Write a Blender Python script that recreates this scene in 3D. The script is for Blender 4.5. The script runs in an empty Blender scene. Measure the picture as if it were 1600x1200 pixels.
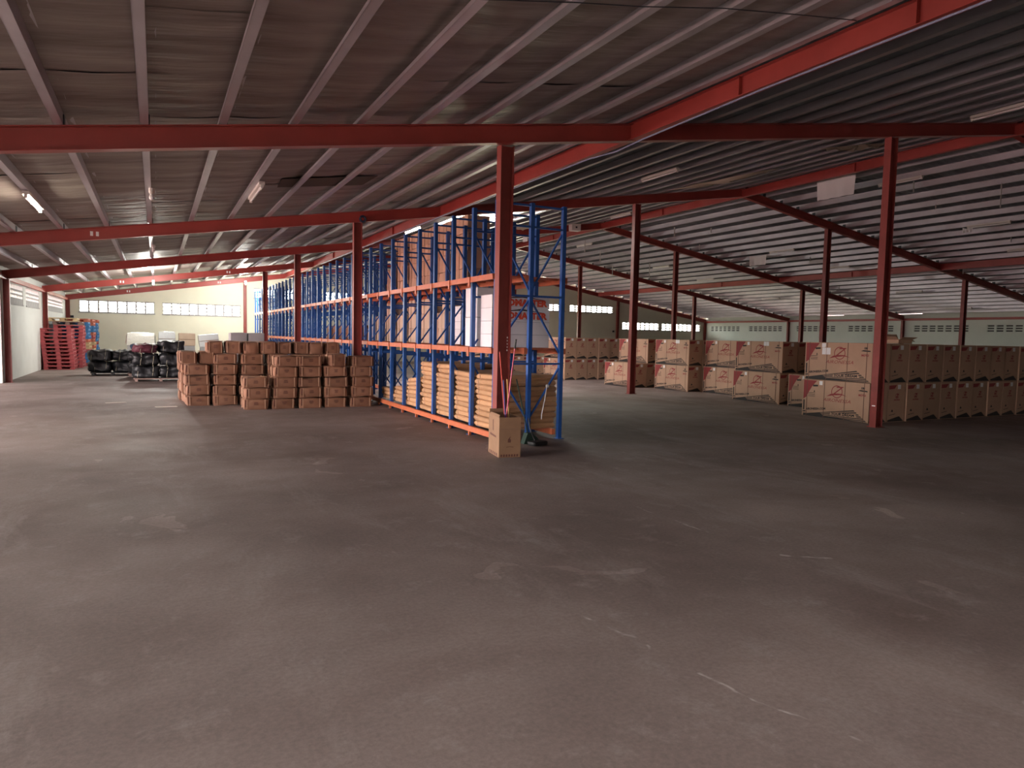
import bpy, bmesh, math, random
from mathutils import Vector, Matrix, noise
random.seed(7)
C = bpy.context.scene.collection
SC = bpy.context.scene
PI = math.pi
# ------------------------------------------------------------------ camera, world, light, exposure
F_PX, YAW, PIT, ROL = 1078.4, .4766, .0681, .0206
cy, sy = math.cos(YAW), math.sin(YAW)
fwd = Vector((sy*math.cos(PIT), cy*math.cos(PIT), -math.sin(PIT)))
rt = Vector((cy, -sy, 0)); up = rt.cross(fwd)
rr = rt*math.cos(ROL) + up*math.sin(ROL); uu = -rt*math.sin(ROL) + up*math.cos(ROL)
cam = bpy.data.objects.new('camera', bpy.data.cameras.new('camera')); C.objects.link(cam)
cam.matrix_world = Matrix(((rr.x, uu.x, -fwd.x, 0), (rr.y, uu.y, -fwd.y, 0), (rr.z, uu.z, -fwd.z, 1.6), (0, 0, 0, 1)))
cam.data.sensor_width = 36; cam.data.lens = F_PX/1600*36; cam.data.clip_end = 200; cam.data.clip_start = .05
SC.camera = cam
SC.view_settings.view_transform = 'Standard'; SC.view_settings.look = 'None'
SC.view_settings.gamma = 1; SC.view_settings.use_curve_mapping = False
SC.view_settings.exposure = 2.2
BULB_W = 110
SC.cycles.max_bounces = 10; SC.cycles.diffuse_bounces = 6; SC.cycles.glossy_bounces = 4
SC.cycles.sample_clamp_indirect = 6
SC.cycles.caustics_reflective = False; SC.cycles.caustics_refractive = False
W = bpy.data.worlds.new('world'); SC.world = W; W.use_nodes = True
nt = W.node_tree; nt.nodes.clear()
tc = nt.nodes.new('ShaderNodeTexCoord'); sx = nt.nodes.new('ShaderNodeSeparateXYZ'); rp = nt.nodes.new('ShaderNodeValToRGB')
mr = nt.nodes.new('ShaderNodeMapRange'); bg = nt.nodes.new('ShaderNodeBackground'); wo = nt.nodes.new('ShaderNodeOutputWorld')
nt.links.new(tc.outputs['Generated'], sx.inputs[0]); nt.links.new(sx.outputs['Z'], mr.inputs[0])
mr.inputs[1].default_value = -1; mr.inputs[2].default_value = 1
nt.links.new(mr.outputs[0], rp.inputs[0]); nt.links.new(rp.outputs[0], bg.inputs[0]); nt.links.new(bg.outputs[0], wo.inputs[0])
el = rp.color_ramp.elements                      # red earth below the horizon, pale overcast above it
el[0].position = .47; el[0].color = (.52, .30, .29, 1); el[1].position = .53; el[1].color = (1, .91, .90, 1)
rp2 = nt.nodes.new('ShaderNodeValToRGB'); mx = nt.nodes.new('ShaderNodeMix'); mx.data_type = 'RGBA'; mr2 = nt.nodes.new('ShaderNodeMapRange')
e2 = rp2.color_ramp.elements; e2[0].position = .47; e2[0].color = (.42, .42, .30, 1); e2[1].position = .53; e2[1].color = (.92, 1, .90, 1)
nt.links.new(mr.outputs[0], rp2.inputs[0]); nt.links.new(sx.outputs['Y'], mr2.inputs[0]); mr2.inputs[1].default_value = .3; mr2.inputs[2].default_value = .8
nt.links.new(mr2.outputs[0], mx.inputs[0]); nt.links.new(rp.outputs[0], mx.inputs[6]); nt.links.new(rp2.outputs[0], mx.inputs[7]); nt.links.new(mx.outputs[2], bg.inputs[0])
bg.inputs[1].default_value = 9.0
XL, XR = -3.872, 36.84; BAY = 8.1427; Y1, SP = 8.606, 7.7953; ZE, SL = 2.935, .158
YF, YB = -7.0, 39.80; XRID = XL + 2.5*BAY
ROWX = [XL + BAY*i for i in range(6)]
FY = [Y1 + SP*(i-1) for i in range(6)]           # frames 0..5 (1 = first one seen)
def rz(X): return ZE + SL*(X-XL if X <= XRID else XR-X)      # underside of the rafters
BAYS = [(1.1, 8.3, 2.8), (8.9, 16.1, 2.8), (16.7, 23.9, 2.8)]       # left wall open to a low unseen annex, added to even out the daylight
XA = -10.5                                       # outer wall of the added annex, setting the loading doors farther off
DOORS = [(3.6, 8.2, 2.9), (9.6, 15.8, 2.9), (17.2, 23.2, 2.7)]
GAPS = [(-3.4, .4, -6.0, -3.1), (7.9, 10.3, 19.6, 22.0)]    # roof sheet left open for daylight (X0, X1, Y0, Y1): added unseen behind the camera, skylight behind the rack
BD = (18.2, 22.2, 3.1)                           # added back wall door, unseen behind the rack, to light the right wall              # loading doors above, in the added annex wall (Y0, Y1, height)
LV = [(24.42, 27.68), (28.25, 31.2), (32.25, 38.45)]         # vents in the left wall
BV = [(-3.33, -.05, 2.40, 2.96, 8), (.32, 4.06, 2.40, 2.96, 9), (4.75, 8.1, 3.42, 3.92, 8), (8.4, 12.1, 3.42, 3.92, 9),
      (20.9, 24.45, 3.39, 3.83, 8), (24.82, 28.36, 3.39, 3.83, 8), (29.2, 32.45, 2.29, 2.79, 8), (32.72, 36.36, 2.29, 2.79, 9)]
def portal(name, loc, rot, sxx, syy):
    l = bpy.data.lights.new(name, 'AREA'); l.shape = 'RECTANGLE'; l.size = sxx; l.size_y = syy
    l.cycles.is_portal = True
    o = bpy.data.objects.new(name, l); C.objects.link(o); o.location = loc; o.rotation_euler = rot
for a, b, h in DOORS: portal('door_daylight', (XA+.02, (a+b)/2, h/2), (0, -PI/2, 0), h, b-a)
for a, b, c, d in GAPS: portal('roof_daylight', ((a+b)/2, (c+d)/2, ZE+SL*((a+b)/2-XL)+.56), (0, -math.atan(SL), 0), (b-a)*1.012, d-c)
portal('door_daylight', ((BD[0]+BD[1])/2, YB+.03, BD[2]/2), (-PI/2, 0, 0), BD[1]-BD[0], BD[2])
for a, b in LV: portal('vent_daylight', (XL-.21, (a+b)/2, 2.7), (0, -PI/2, 0), .42, b-a)
for a, b, z0, z1, n in BV: portal('window_daylight', ((a+b)/2, YB+.23, (z0+z1)/2), (-PI/2, 0, 0), b-a, z1-z0)
# ------------------------------------------------------------------ helpers
class MB:
    def __init__(s): s.v = []; s.f = []
    def add(s, vs, fs):
        n = len(s.v); s.v += [tuple(v) for v in vs]; s.f += [tuple(i+n for i in f) for f in fs]; return s
    def box(s, x0, x1, y0, y1, z0, z1):
        return s.add([(x, y, z) for x in (x0, x1) for y in (y0, y1) for z in (z0, z1)],
                     [(0, 1, 3, 2), (4, 6, 7, 5), (0, 4, 5, 1), (2, 3, 7, 6), (0, 2, 6, 4), (1, 5, 7, 3)])
    def bar(s, p, q, w, h, upv=(0, 0, 1)):
        p, q = Vector(p), Vector(q); d = (q-p).normalized(); u = Vector(upv)
        if abs(d.dot(u)) > .98: u = Vector((1, 0, 0))
        a = d.cross(u).normalized()*w/2; b = a.cross(d).normalized()*h/2
        vs = [p-a-b, p+a-b, p+a+b, p-a+b, q-a-b, q+a-b, q+a+b, q-a+b]
        return s.add(vs, [(0, 3, 2, 1), (4, 5, 6, 7), (0, 1, 5, 4), (1, 2, 6, 5), (2, 3, 7, 6), (3, 0, 4, 7)])
    def tube(s, pts, r, n=8):
        pts = [Vector(p) for p in pts]; rings = []
        for i, p in enumerate(pts):
            d = (pts[min(i+1, len(pts)-1)]-pts[max(i-1, 0)]).normalized()
            u = Vector((0, 0, 1)) if abs(d.z) < .9 else Vector((1, 0, 0))
            a = d.cross(u).normalized(); b = a.cross(d)
            rad = r[i] if isinstance(r, (list, tuple)) else r
            rings.append([p+(a*math.cos(2*PI*k/n)+b*math.sin(2*PI*k/n))*rad for k in range(n)])
        vs = [v for q in rings for v in q]; fs = []
        for i in range(len(pts)-1):
            for k in range(n): fs.append((i*n+k, i*n+(k+1) % n, (i+1)*n+(k+1) % n, (i+1)*n+k))
        fs.append(tuple(range(n))[::-1]); fs.append(tuple((len(pts)-1)*n+k for k in range(n)))
        return s.add(vs, fs)
    def prism(s, poly, axis, a, b):             # polygon in the two other axes, extruded along axis
        def P(u, v, t): return {0: (t, u, v), 1: (u, t, v), 2: (u, v, t)}[axis]
        n = len(poly); vs = [P(u, v, a) for u, v in poly]+[P(u, v, b) for u, v in poly]
        return s.add(vs, [tuple(range(n))[::-1], tuple(range(n, 2*n))]+[(i, (i+1) % n, n+(i+1) % n, n+i) for i in range(n)])
    def poly(s, pts): return s.add(pts, [tuple(range(len(pts)))])
    def mesh(s, name, smooth=False):
        m = bpy.data.meshes.new(name); m.from_pydata(s.v, [], s.f); m.update()
        if smooth:
            m.polygons.foreach_set('use_smooth', [True]*len(m.polygons)); m.set_sharp_from_angle(angle=math.radians(40))
        return m
def obj(name, me, mat=None, parent=None, loc=(0, 0, 0), rot=(0, 0, 0), smooth=False):
    if isinstance(me, MB): me = me.mesh(name, smooth)
    o = bpy.data.objects.new(name, me); C.objects.link(o)
    if mat is not None and len(me.materials) == 0: me.materials.append(mat)
    o.location = loc; o.rotation_euler = rot
    if parent is not None: o.parent = parent
    return o
def empty(name, loc=(0, 0, 0), rot=(0, 0, 0)):
    o = bpy.data.objects.new(name, None); C.objects.link(o); o.location = loc; o.rotation_euler = rot; o.empty_display_size = .1; return o
def tag(o, label, cat, group=None, kind=None):
    o['label'] = label; o['category'] = cat
    if group: o['group'] = group
    if kind: o['kind'] = kind
    return o
def struct(o, label=None):
    o['kind'] = 'structure'
    if label: o['label'] = label
    return o
def copy_tree(o, parent=None):
    c = o.copy(); C.objects.link(c)
    if parent is not None: c.parent = parent
    for ch in list(o.children): copy_tree(ch, c)
    return c
ORD = ['first', 'second', 'third', 'fourth', 'fifth', 'sixth', 'seventh', 'eighth', 'ninth', 'tenth', 'eleventh', 'twelfth', 'thirteenth',
       'fourteenth', 'fifteenth', 'sixteenth', 'seventeenth', 'eighteenth', 'nineteenth', 'twentieth']
LAY = ['bottom', 'second', 'third', 'fourth', 'fifth', 'sixth', 'seventh', 'eighth', 'ninth', 'tenth', 'eleventh', 'twelfth', 'thirteenth', 'fourteenth', 'fifteenth']
# ------------------------------------------------------------------ materials
def mat(name, col, rough=.6, metal=0., var=0., nscale=0., namt=0., bump=0., bscale=20., emit=None, alpha=None, stretch=None, col2=None):
    m = bpy.data.materials.new(name); m.use_nodes = True; t = m.node_tree; b = t.nodes['Principled BSDF']
    b.inputs['Base Color'].default_value = (*col, 1); b.inputs['Roughness'].default_value = rough; b.inputs['Metallic'].default_value = metal
    src = None; co = None
    def coords():
        n = t.nodes.new('ShaderNodeTexCoord'); mp = t.nodes.new('ShaderNodeMapping'); t.links.new(n.outputs['Object'], mp.inputs[0])
        if stretch: mp.inputs['Scale'].default_value = stretch
        return mp.outputs[0]
    if namt:
        co = coords(); n = t.nodes.new('ShaderNodeTexNoise'); n.inputs['Scale'].default_value = nscale; n.inputs['Detail'].default_value = 6; n.inputs['Roughness'].default_value = .62
        t.links.new(co, n.inputs['Vector'])
        r = t.nodes.new('ShaderNodeValToRGB'); r.color_ramp.elements[0].position = .3; r.color_ramp.elements[1].position = .7
        a = col2 if col2 else tuple(c*(1-namt) for c in col)
        r.color_ramp.elements[0].color = (*a, 1); r.color_ramp.elements[1].color = (*[min(1, c*(1+namt*.35)) for c in col], 1)
        t.links.new(n.outputs['Fac'], r.inputs[0]); src = r.outputs[0]
    if var:
        oi = t.nodes.new('ShaderNodeObjectInfo'); h = t.nodes.new('ShaderNodeHueSaturation'); mr = t.nodes.new('ShaderNodeMapRange')
        mr.inputs[3].default_value = 1-var; mr.inputs[4].default_value = 1+var; t.links.new(oi.outputs['Random'], mr.inputs[0]); t.links.new(mr.outputs[0], h.inputs['Value'])
        if src: t.links.new(src, h.inputs['Color'])
        else: h.inputs['Color'].default_value = (*col, 1)
        src = h.outputs[0]
    if src: t.links.new(src, b.inputs['Base Color'])
    if bump:
        n = t.nodes.new('ShaderNodeTexNoise'); n.inputs['Scale'].default_value = bscale; n.inputs['Detail'].default_value = 4
        t.links.new(co or coords(), n.inputs['Vector']); bm = t.nodes.new('ShaderNodeBump'); bm.inputs['Strength'].default_value = bump; bm.inputs['Distance'].default_value = .02
        t.links.new(n.outputs['Fac'], bm.inputs['Height']); t.links.new(bm.outputs[0], b.inputs['Normal'])
    if emit: b.inputs['Emission Color'].default_value = (*emit[0], 1); b.inputs['Emission Strength'].default_value = emit[1]
    return m
M = dict(
    wall_cream=mat('cream_plaster', (.74, .72, .57), .85, namt=.10, nscale=.5, bump=.08, bscale=9),
    wall_white=mat('white_plaster', (.74, .75, .71), .85, namt=.14, nscale=.45, bump=.08, bscale=9, col2=(.62, .62, .58)),
    wall_right=mat('pale_plaster', (.72, .76, .68), .85, namt=.10, nscale=.5),
    block=mat('bare_concrete_block', (.42, .41, .40), .9, namt=.2, nscale=4),
    vent_shade=mat('painted_vent_shade', (.06, .06, .055), .95),  # dark colour stands in for the unlit space behind the right vents
    red=mat('red_oxide_steel', (.35, .052, .042), .42, namt=.22, nscale=1.3, bump=.05, bscale=3),
    redcol=mat('red_oxide_column', (.26, .045, .036), .5, namt=.3, nscale=1.8),
    purlin=mat('galvanised_steel', (.56, .52, .56), .38, .6, namt=.2, nscale=.8),
    sheet=mat('fibre_cement_sheet', (.30, .33, .355), .85, namt=.35, nscale=.9, stretch=(1, 3, 1)),
    blue=mat('rack_blue_paint', (.020, .095, .34), .42, namt=.2, nscale=5),
    orange=mat('rack_orange_paint', (.56, .15, .065), .45, namt=.25, nscale=4),
    kraft=mat('brown_carton', (.225, .105, .060), .85, var=.16, namt=.22, nscale=3.5),
    kraft_tape=mat('tape_strip', (.40, .235, .15), .45),
    kraft_dark=mat('dark_print', (.10, .035, .022), .8),
    tan=mat('tan_carton', (.50, .315, .215), .8, var=.10, namt=.12, nscale=3),
    tan2=mat('pale_tan_carton', (.56, .42, .31), .8, var=.08, namt=.12, nscale=3),
    seam=mat('carton_seam', (.20, .11, .07), .8),
    white=mat('white_carton', (.80, .80, .82), .6, var=.04, namt=.06, nscale=3),
    greyline=mat('grey_print', (.42, .42, .46), .7),
    bundle=mat('flat_tan_board', (.47, .26, .13), .8, var=.16, namt=.2, nscale=4),
    moto=mat('moto_carton', (.47, .30, .20), .78, var=.07, namt=.10, nscale=2.5),
    mopbox=mat('kraft_mop_carton', (.26, .145, .08), .8, namt=.15, nscale=4),
    moto_red=mat('moto_red_print', (.27, .035, .035), .7),
    moto_black=mat('moto_black_print', (.028, .024, .022), .7),
    strap=mat('brown_strap', (.13, .06, .04), .5),
    paper=mat('white_paper', (.80, .80, .80), .7),
    red_pallet=mat('red_pallet_paint', (.46, .085, .095), .6, var=.2, namt=.2, nscale=5),
    blue_pallet=mat('blue_pallet_paint', (.05, .22, .50), .6, var=.15, namt=.2, nscale=5),
    wood_pallet=mat('pale_pallet_wood', (.62, .48, .27), .7, var=.15, namt=.25, nscale=5),
    orange_pallet=mat('orange_pallet_paint', (.60, .17, .10), .6, var=.15, namt=.2, nscale=5),
    grey_pallet=mat('weathered_pallet_wood', (.26, .17, .14), .7, var=.15, namt=.2, nscale=5),
    bale=mat('black_wrap', (.007, .008, .010), .5, var=.3, bump=.5, bscale=11),
    bale_rope=mat('pale_rope', (.36, .33, .24), .8),
    bale_red=mat('maroon_cloth', (.09, .018, .03), .6, bump=.5, bscale=11),
    bale_blue=mat('dark_blue_cloth', (.02, .045, .09), .5, bump=.5, bscale=11),
    wrap=mat('clear_plastic_wrap', (.66, .68, .69), .22, bump=.7, bscale=7),
    wrap_white=mat('white_plastic_wrap', (.80, .79, .72), .3, bump=.5, bscale=6),
    greybox=mat('grey_carton', (.36, .35, .35), .7, var=.1, namt=.12, nscale=3),
    tube_on=mat('lit_tube', (1, 1, 1), .5, emit=((1, .90, .72), 26)),
    bulb_on=mat('lit_bulb', (1, 1, 1), .5, emit=((1, .97, .92), 22)),
    lampwhite=mat('lamp_housing', (.70, .66, .62), .5),
    tube_off=mat('unlit_tube', (.82, .80, .80), .25),
    cloth=mat('white_cloth', (.74, .71, .72), .8),
    foil_torn=mat('torn_foil', (.42, .37, .29), .5, .2, bump=.6, bscale=6),
    patch=mat('brown_board', (.075, .045, .035), .8),
    pink=mat('red_pink_handle', (.55, .04, .10), .4), redpole=mat('red_handle', (.55, .05, .03), .4), violet=mat('violet_handle', (.06, .045, .22), .4),
    yellow=mat('yellow_wood_stick', (.50, .29, .07), .6), black=mat('black_plastic', (.012, .012, .012), .5), green=mat('dark_green_broom', (.01, .028, .018), .8),
    cable=mat('blue_grey_cable', (.25, .27, .42), .5), dark=mat('dark_metal', (.03, .03, .04), .5), pvc=mat('white_strip', (.72, .70, .68), .6),
    ring=mat('blue_black_ring', (.02, .03, .07), .4), lath=mat('pale_lath', (.62, .56, .5), .7),
)
def foil_material():
    m = bpy.data.materials.new('foil_insulation'); m.use_nodes = True; t = m.node_tree; b = t.nodes['Principled BSDF']
    b.inputs['Metallic'].default_value = .6; b.inputs['Roughness'].default_value = .55
    tcn = t.nodes.new('ShaderNodeTexCoord'); mp = t.nodes.new('ShaderNodeMapping'); mp.inputs['Scale'].default_value = (.5, 3.2, 1)
    t.links.new(tcn.outputs['Object'], mp.inputs[0])
    n = t.nodes.new('ShaderNodeTexNoise'); n.inputs['Scale'].default_value = 1.2; n.inputs['Detail'].default_value = 5; t.links.new(mp.outputs[0], n.inputs['Vector'])
    r = t.nodes.new('ShaderNodeValToRGB'); r.color_ramp.elements[0].position = .3; r.color_ramp.elements[1].position = .72
    r.color_ramp.elements[0].color = (.25, .20, .18, 1); r.color_ramp.elements[1].color = (.42, .36, .33, 1)
    t.links.new(n.outputs['Fac'], r.inputs[0]); t.links.new(r.outputs[0], b.inputs['Base Color'])
    mp2 = t.nodes.new('ShaderNodeMapping'); mp2.inputs['Scale'].default_value = (1.1, 7, 1); t.links.new(tcn.outputs['Object'], mp2.inputs[0])
    n2 = t.nodes.new('ShaderNodeTexNoise'); n2.inputs['Scale'].default_value = 1.0; n2.inputs['Detail'].default_value = 3; t.links.new(mp2.outputs[0], n2.inputs['Vector'])
    br = t.nodes.new('ShaderNodeTexBrick'); br.inputs['Scale'].default_value = 60; br.inputs['Mortar Size'].default_value = .1; t.links.new(tcn.outputs['Object'], br.inputs['Vector'])
    b1 = t.nodes.new('ShaderNodeBump'); b1.inputs['Strength'].default_value = .55; b1.inputs['Distance'].default_value = .05; t.links.new(n2.outputs['Fac'], b1.inputs['Height'])
    b2 = t.nodes.new('ShaderNodeBump'); b2.inputs['Strength'].default_value = .10; b2.inputs['Distance'].default_value = .004
    t.links.new(br.outputs['Fac'], b2.inputs['Height']); t.links.new(b1.outputs[0], b2.inputs['Normal']); t.links.new(b2.outputs[0], b.inputs['Normal'])
    return m
M['foil'] = foil_material()
def floor_material():
    m = bpy.data.materials.new('worn_concrete'); m.use_nodes = True; t = m.node_tree; b = t.nodes['Principled BSDF']
    L = t.links.new; N = t.nodes.new
    tcn = N('ShaderNodeTexCoord'); P = tcn.outputs['Object']
    def noise_(scale, detail=6, rough=.6, stretch=None, dist=0.):
        v = P
        if stretch:
            mp = N('ShaderNodeMapping'); mp.inputs['Scale'].default_value = stretch[:3]; mp.inputs['Rotation'].default_value = (0, 0, stretch[3]); L(P, mp.inputs[0]); v = mp.outputs[0]
        n = N('ShaderNodeTexNoise'); n.inputs['Scale'].default_value = scale; n.inputs['Detail'].default_value = detail; n.inputs['Roughness'].default_value = rough
        n.inputs['Distortion'].default_value = dist; L(v, n.inputs['Vector']); return n.outputs['Fac']
    def ramp(f, p0, p1, c0=(0, 0, 0, 1), c1=(1, 1, 1, 1)):
        r = N('ShaderNodeValToRGB'); r.color_ramp.elements[0].position = p0; r.color_ramp.elements[1].position = p1
        r.color_ramp.elements[0].color = c0; r.color_ramp.elements[1].color = c1; L(f, r.inputs[0]); return r.outputs[0]
    def mix(f, a, c, mode='MIX'):
        x = N('ShaderNodeMix'); x.data_type = 'RGBA'; x.blend_type = mode
        for s, v in ((x.inputs[0], f), (x.inputs[6], a), (x.inputs[7], c)):
            if isinstance(v, bpy.types.NodeSocket): L(v, s)
            else: s.default_value = v
        return x.outputs[2]
    base = ramp(noise_(.35, 8, .62), .36, .64, (.21, .158, .14, 1), (.43, .343, .312, 1))
    brown = ramp(noise_(.30, 6, .6, dist=.8), .50, .62)
    base = mix(brown, base, mix(.55, base, (.18, .12, .098, 1)))
    scuff = ramp(noise_(1.1, 9, .75, (1, .35, 1, .5), .4), .53, .70)
    base = mix(mix(.8, (0, 0, 0, 1), scuff), base, (.47, .40, .37, 1))
    dust = ramp(noise_(2.6, 9, .75), .55, .70)
    base = mix(mix(.6, (0, 0, 0, 1), dust), base, (.50, .43, .40, 1))
    dark = ramp(noise_(.9, 4, .5, dist=1.0), .30, .20)
    base = mix(mix(.4, (0, 0, 0, 1), dark), base, (.12, .095, .085, 1))
    base = mix(1.0, base, ramp(noise_(38, 4, .7), .25, .75, (.78, .78, .78, 1), (1.18, 1.18, 1.18, 1)), 'MULTIPLY')
    # cracks filled with pale cement: distance to a few line segments on the slab, broken up by noise
    wob = N('ShaderNodeTexNoise'); wob.inputs['Scale'].default_value = 3.0; wob.inputs['Detail'].default_value = 5; L(P, wob.inputs['Vector'])
    sub = N('ShaderNodeVectorMath'); sub.operation = 'SUBTRACT'; L(wob.outputs['Color'], sub.inputs[0]); sub.inputs[1].default_value = (.5, .5, .5)
    scl = N('ShaderNodeVectorMath'); scl.operation = 'SCALE'; L(sub.outputs[0], scl.inputs[0]); scl.inputs['Scale'].default_value = .16
    add = N('ShaderNodeVectorMath'); add.operation = 'ADD'; L(P, add.inputs[0]); L(scl.outputs[0], add.inputs[1])
    segs = [((2.20, 3.24), (2.26, 2.92), .012), ((2.26, 2.92), (2.24, 2.50), .008), ((4.04, 5.44), (4.10, 4.30), .009), ((4.18, 3.63), (4.45, 3.40), .02), ((5.6, 9.0), (6.2, 6.6), .012), ((2.3, 2.45), (2.5, 1.7), .012)]
    tot = None
    for (ax, ay), (bx, by), wd in segs:
        pa = N('ShaderNodeVectorMath'); pa.operation = 'SUBTRACT'; L(add.outputs[0], pa.inputs[0]); pa.inputs[1].default_value = (ax, ay, 0)
        d = Vector((bx-ax, by-ay, 0)); dt = N('ShaderNodeVectorMath'); dt.operation = 'DOT_PRODUCT'; L(pa.outputs[0], dt.inputs[0]); dt.inputs[1].default_value = d/d.length_squared
        cl = N('ShaderNodeClamp'); L(dt.outputs['Value'], cl.inputs[0])
        sc = N('ShaderNodeVectorMath'); sc.operation = 'SCALE'; sc.inputs[0].default_value = d; L(cl.outputs[0], sc.inputs['Scale'])
        ds = N('ShaderNodeVectorMath'); ds.operation = 'DISTANCE'; L(pa.outputs[0], ds.inputs[0]); L(sc.outputs[0], ds.inputs[1])
        k = ramp(ds.outputs['Value'], wd*.35, wd*1.0, (1, 1, 1, 1), (0, 0, 0, 1))
        tot = k if tot is None else mix(1.0, tot, k, 'LIGHTEN')
    base = mix(mix(1.0, tot, ramp(noise_(9, 3), .35, .6), 'MULTIPLY'), base, (.52, .45, .42, 1))
    L(base, b.inputs['Base Color'])
    L(ramp(noise_(.8, 6, .6), .3, .7, (.55,)*3+(1,), (.80,)*3+(1,)), b.inputs['Roughness'])
    b.inputs['Specular IOR Level'].default_value = .35
    bm = N('ShaderNodeBump'); bm.inputs['Strength'].default_value = .15; bm.inputs['Distance'].default_value = .01; L(noise_(24, 6, .7), bm.inputs['Height']); L(bm.outputs[0], b.inputs['Normal'])
    return m
M['floor'] = floor_material()
# ------------------------------------------------------------------ shell: floor, walls, windows, doors
fl = MB(); fl.box(XL-.25, XR+.3, YF-.3, YB+.3, -.3, 0); struct(obj('floor', fl, M['floor']), 'worn grey brown concrete slab with pale scuffs and a filled crack')
TOPOFF = .40                                     # roof sheet above the rafter underside
def ztop(x): return rz(x)+TOPOFF
wb = MB()                                        # back wall, pierced by the window strips
cuts = sorted({XL-.2, XRID, XR+.2, BD[0], BD[1]} | {b[0] for b in BV} | {b[1] for b in BV})
for a, b in zip(cuts, cuts[1:]):
    hole = [q for q in BV if q[0] <= a+1e-6 and q[1] >= b-1e-6]
    if hole:
        z0, z1 = hole[0][2], hole[0][3]
        wb.prism([(a, 0), (b, 0), (b, z0), (a, z0)], 1, YB, YB+.22)
        wb.prism([(a, z1), (b, z1), (b, ztop(b)+.03), (a, ztop(a)+.03)], 1, YB, YB+.22)
    else:
        zb = BD[2] if a >= BD[0]-1e-6 and b <= BD[1]+1e-6 else 0
        wb.prism([(a, zb), (b, zb), (b, ztop(b)+.03), (a, ztop(a)+.03)], 1, YB, YB+.22)
struct(obj('wall_back', wb, M['wall_cream']), 'cream plastered gable wall with strips of pierced blocks')
wl = MB(); zt = ztop(XL)
ops = [(a, b, 0, h) for a, b, h in BAYS]+[(a, b, 2.31, 2.92) for a, b in LV]
cuts = sorted({YF, YB+.22} | {o[0] for o in ops} | {o[1] for o in ops})
for a, b in zip(cuts, cuts[1:]):
    hole = [q for q in ops if q[0] <= a+1e-6 and q[1] >= b-1e-6]
    if hole:
        if hole[0][2] > 0: wl.box(XL-.2, XL, a, b, 0, hole[0][2])
        wl.box(XL-.2, XL, a, b, hole[0][3], zt)
    else: wl.box(XL-.2, XL, a, b, 0, zt)
struct(obj('wall_left', wl, M['wall_white']), 'whitewashed side wall with concrete vent blocks at the top')
wx = MB(); cuts = sorted({.2, 24.38} | {d[0] for d in DOORS} | {d[1] for d in DOORS})
for a, b in zip(cuts, cuts[1:]):
    hh = [d[2] for d in DOORS if d[0] <= a+1e-6 and d[1] >= b-1e-6]
    wx.box(XA-.2, XA, a, b, hh[0] if hh else 0, 3.05)
wx.box(XA-.2, XL-.2, .2, .4, 0, 3.05); wx.box(XA-.2, XL-.2, 24.18, 24.38, 0, 3.05)
struct(obj('wall_added_annex', wx, M['wall_white']), 'whitewashed outer walls of an added unseen annex beyond the left aisle')
cx = MB(); cx.box(XA-.2, XL-.2, .2, 24.38, 3.05, 3.12); struct(obj('ceiling_added_annex', cx, M['sheet']), 'low grey sheet ceiling of the added unseen annex')
fx = MB(); fx.box(XA-.25, XL-.25, .2, 24.38, -.3, 0); struct(obj('floor_added_annex', fx, M['floor']), 'worn concrete floor of the added unseen annex')
wr = MB(); wrd = MB()
RV = []                                          # vents of the right wall, dark backing for the unlit space behind: eight blocks per strip, two strips per bay
for i in range(0, 5):
    y0 = FY[i]
    for s in (0.55, 4.30): RV.append((y0+s, y0+s+2.95))
RV = [v for v in RV if v[1] < YB-.2 and v[0] > 8]
cuts = sorted({YF, YB+.22} | {v[0] for v in RV} | {v[1] for v in RV})
for a, b in zip(cuts, cuts[1:]):
    if any(v[0] <= a+1e-6 and v[1] >= b-1e-6 for v in RV):
        wr.box(XR, XR+.2, a, b, 0, 2.29); wr.box(XR, XR+.2, a, b, 2.745, 2.84)
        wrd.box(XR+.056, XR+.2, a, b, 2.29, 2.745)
    else: wr.box(XR, XR+.2, a, b, 0, 2.84)
wr.box(XR+.02, XR+.2, YF, YB+.22, 2.84, ztop(XR)-.035)
for a, b in ((YF, 23.2), (25.6, 28.0), (29.3, YB+.22)): wr.box(XR+.02, XR+.2, a, b, ztop(XR)-.035, ztop(XR)+.02)
wro = struct(obj('wall_right', wr, M['wall_right']), 'pale greenish side wall above the far cartons')
obj('vent_shade_backing', wrd, M['vent_shade'], wro)['kind'] = 'stuff'
wf = MB()
wf.prism([(XL-.2, 0), (XR+.2, 0), (XR+.2, ztop(XR)), (XRID, ztop(XRID)), (XL-.2, ztop(XL))], 1, YF-.2, YF)
struct(obj('wall_front', wf, M['block']))
nwin = 0
def block_mesh(w, h, d, slots, fins, t=.03):     # a pierced concrete block: frame with open slots
    m = MB(); m.box(0, t*.5, 0, d, 0, h); m.box(w-t*.5, w, 0, d, 0, h)
    zs = [0]+[z for s in slots for z in s]+[h]
    for a, b in zip(zs[::2], zs[1::2]):
        if b > a: m.box(t*.5, w-t*.5, 0, d, a, b)
    for k in fins:
        a, b = slots[k]
        for j in (1, 2): m.box(w*j/3-.012, w*j/3+.012, 0, d, a, b)
    return m
for a, b, z0, z1, n in BV:
    nwin += 1; w = (b-a)/n; h = z1-z0
    s = MB(); s.box(a-.03, b+.03, YB-.035, YB, z0-.05, z0); s.box(a-.02, b+.02, YB-.012, YB, z1, z1+.03)
    win = struct(obj('window_%d' % nwin, s, M['block']), 'strip of pierced concrete blocks high in the cream back wall')
    me = block_mesh(w, h, .16, [(h*.05, h*.29), (h*.37, h*.62), (h*.70, h*.95)], [], .075).mesh('breeze_block')
    for k in range(n): obj('breeze_block', me, M['block'], win, (a+k*w, YB+.03, z0))
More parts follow.
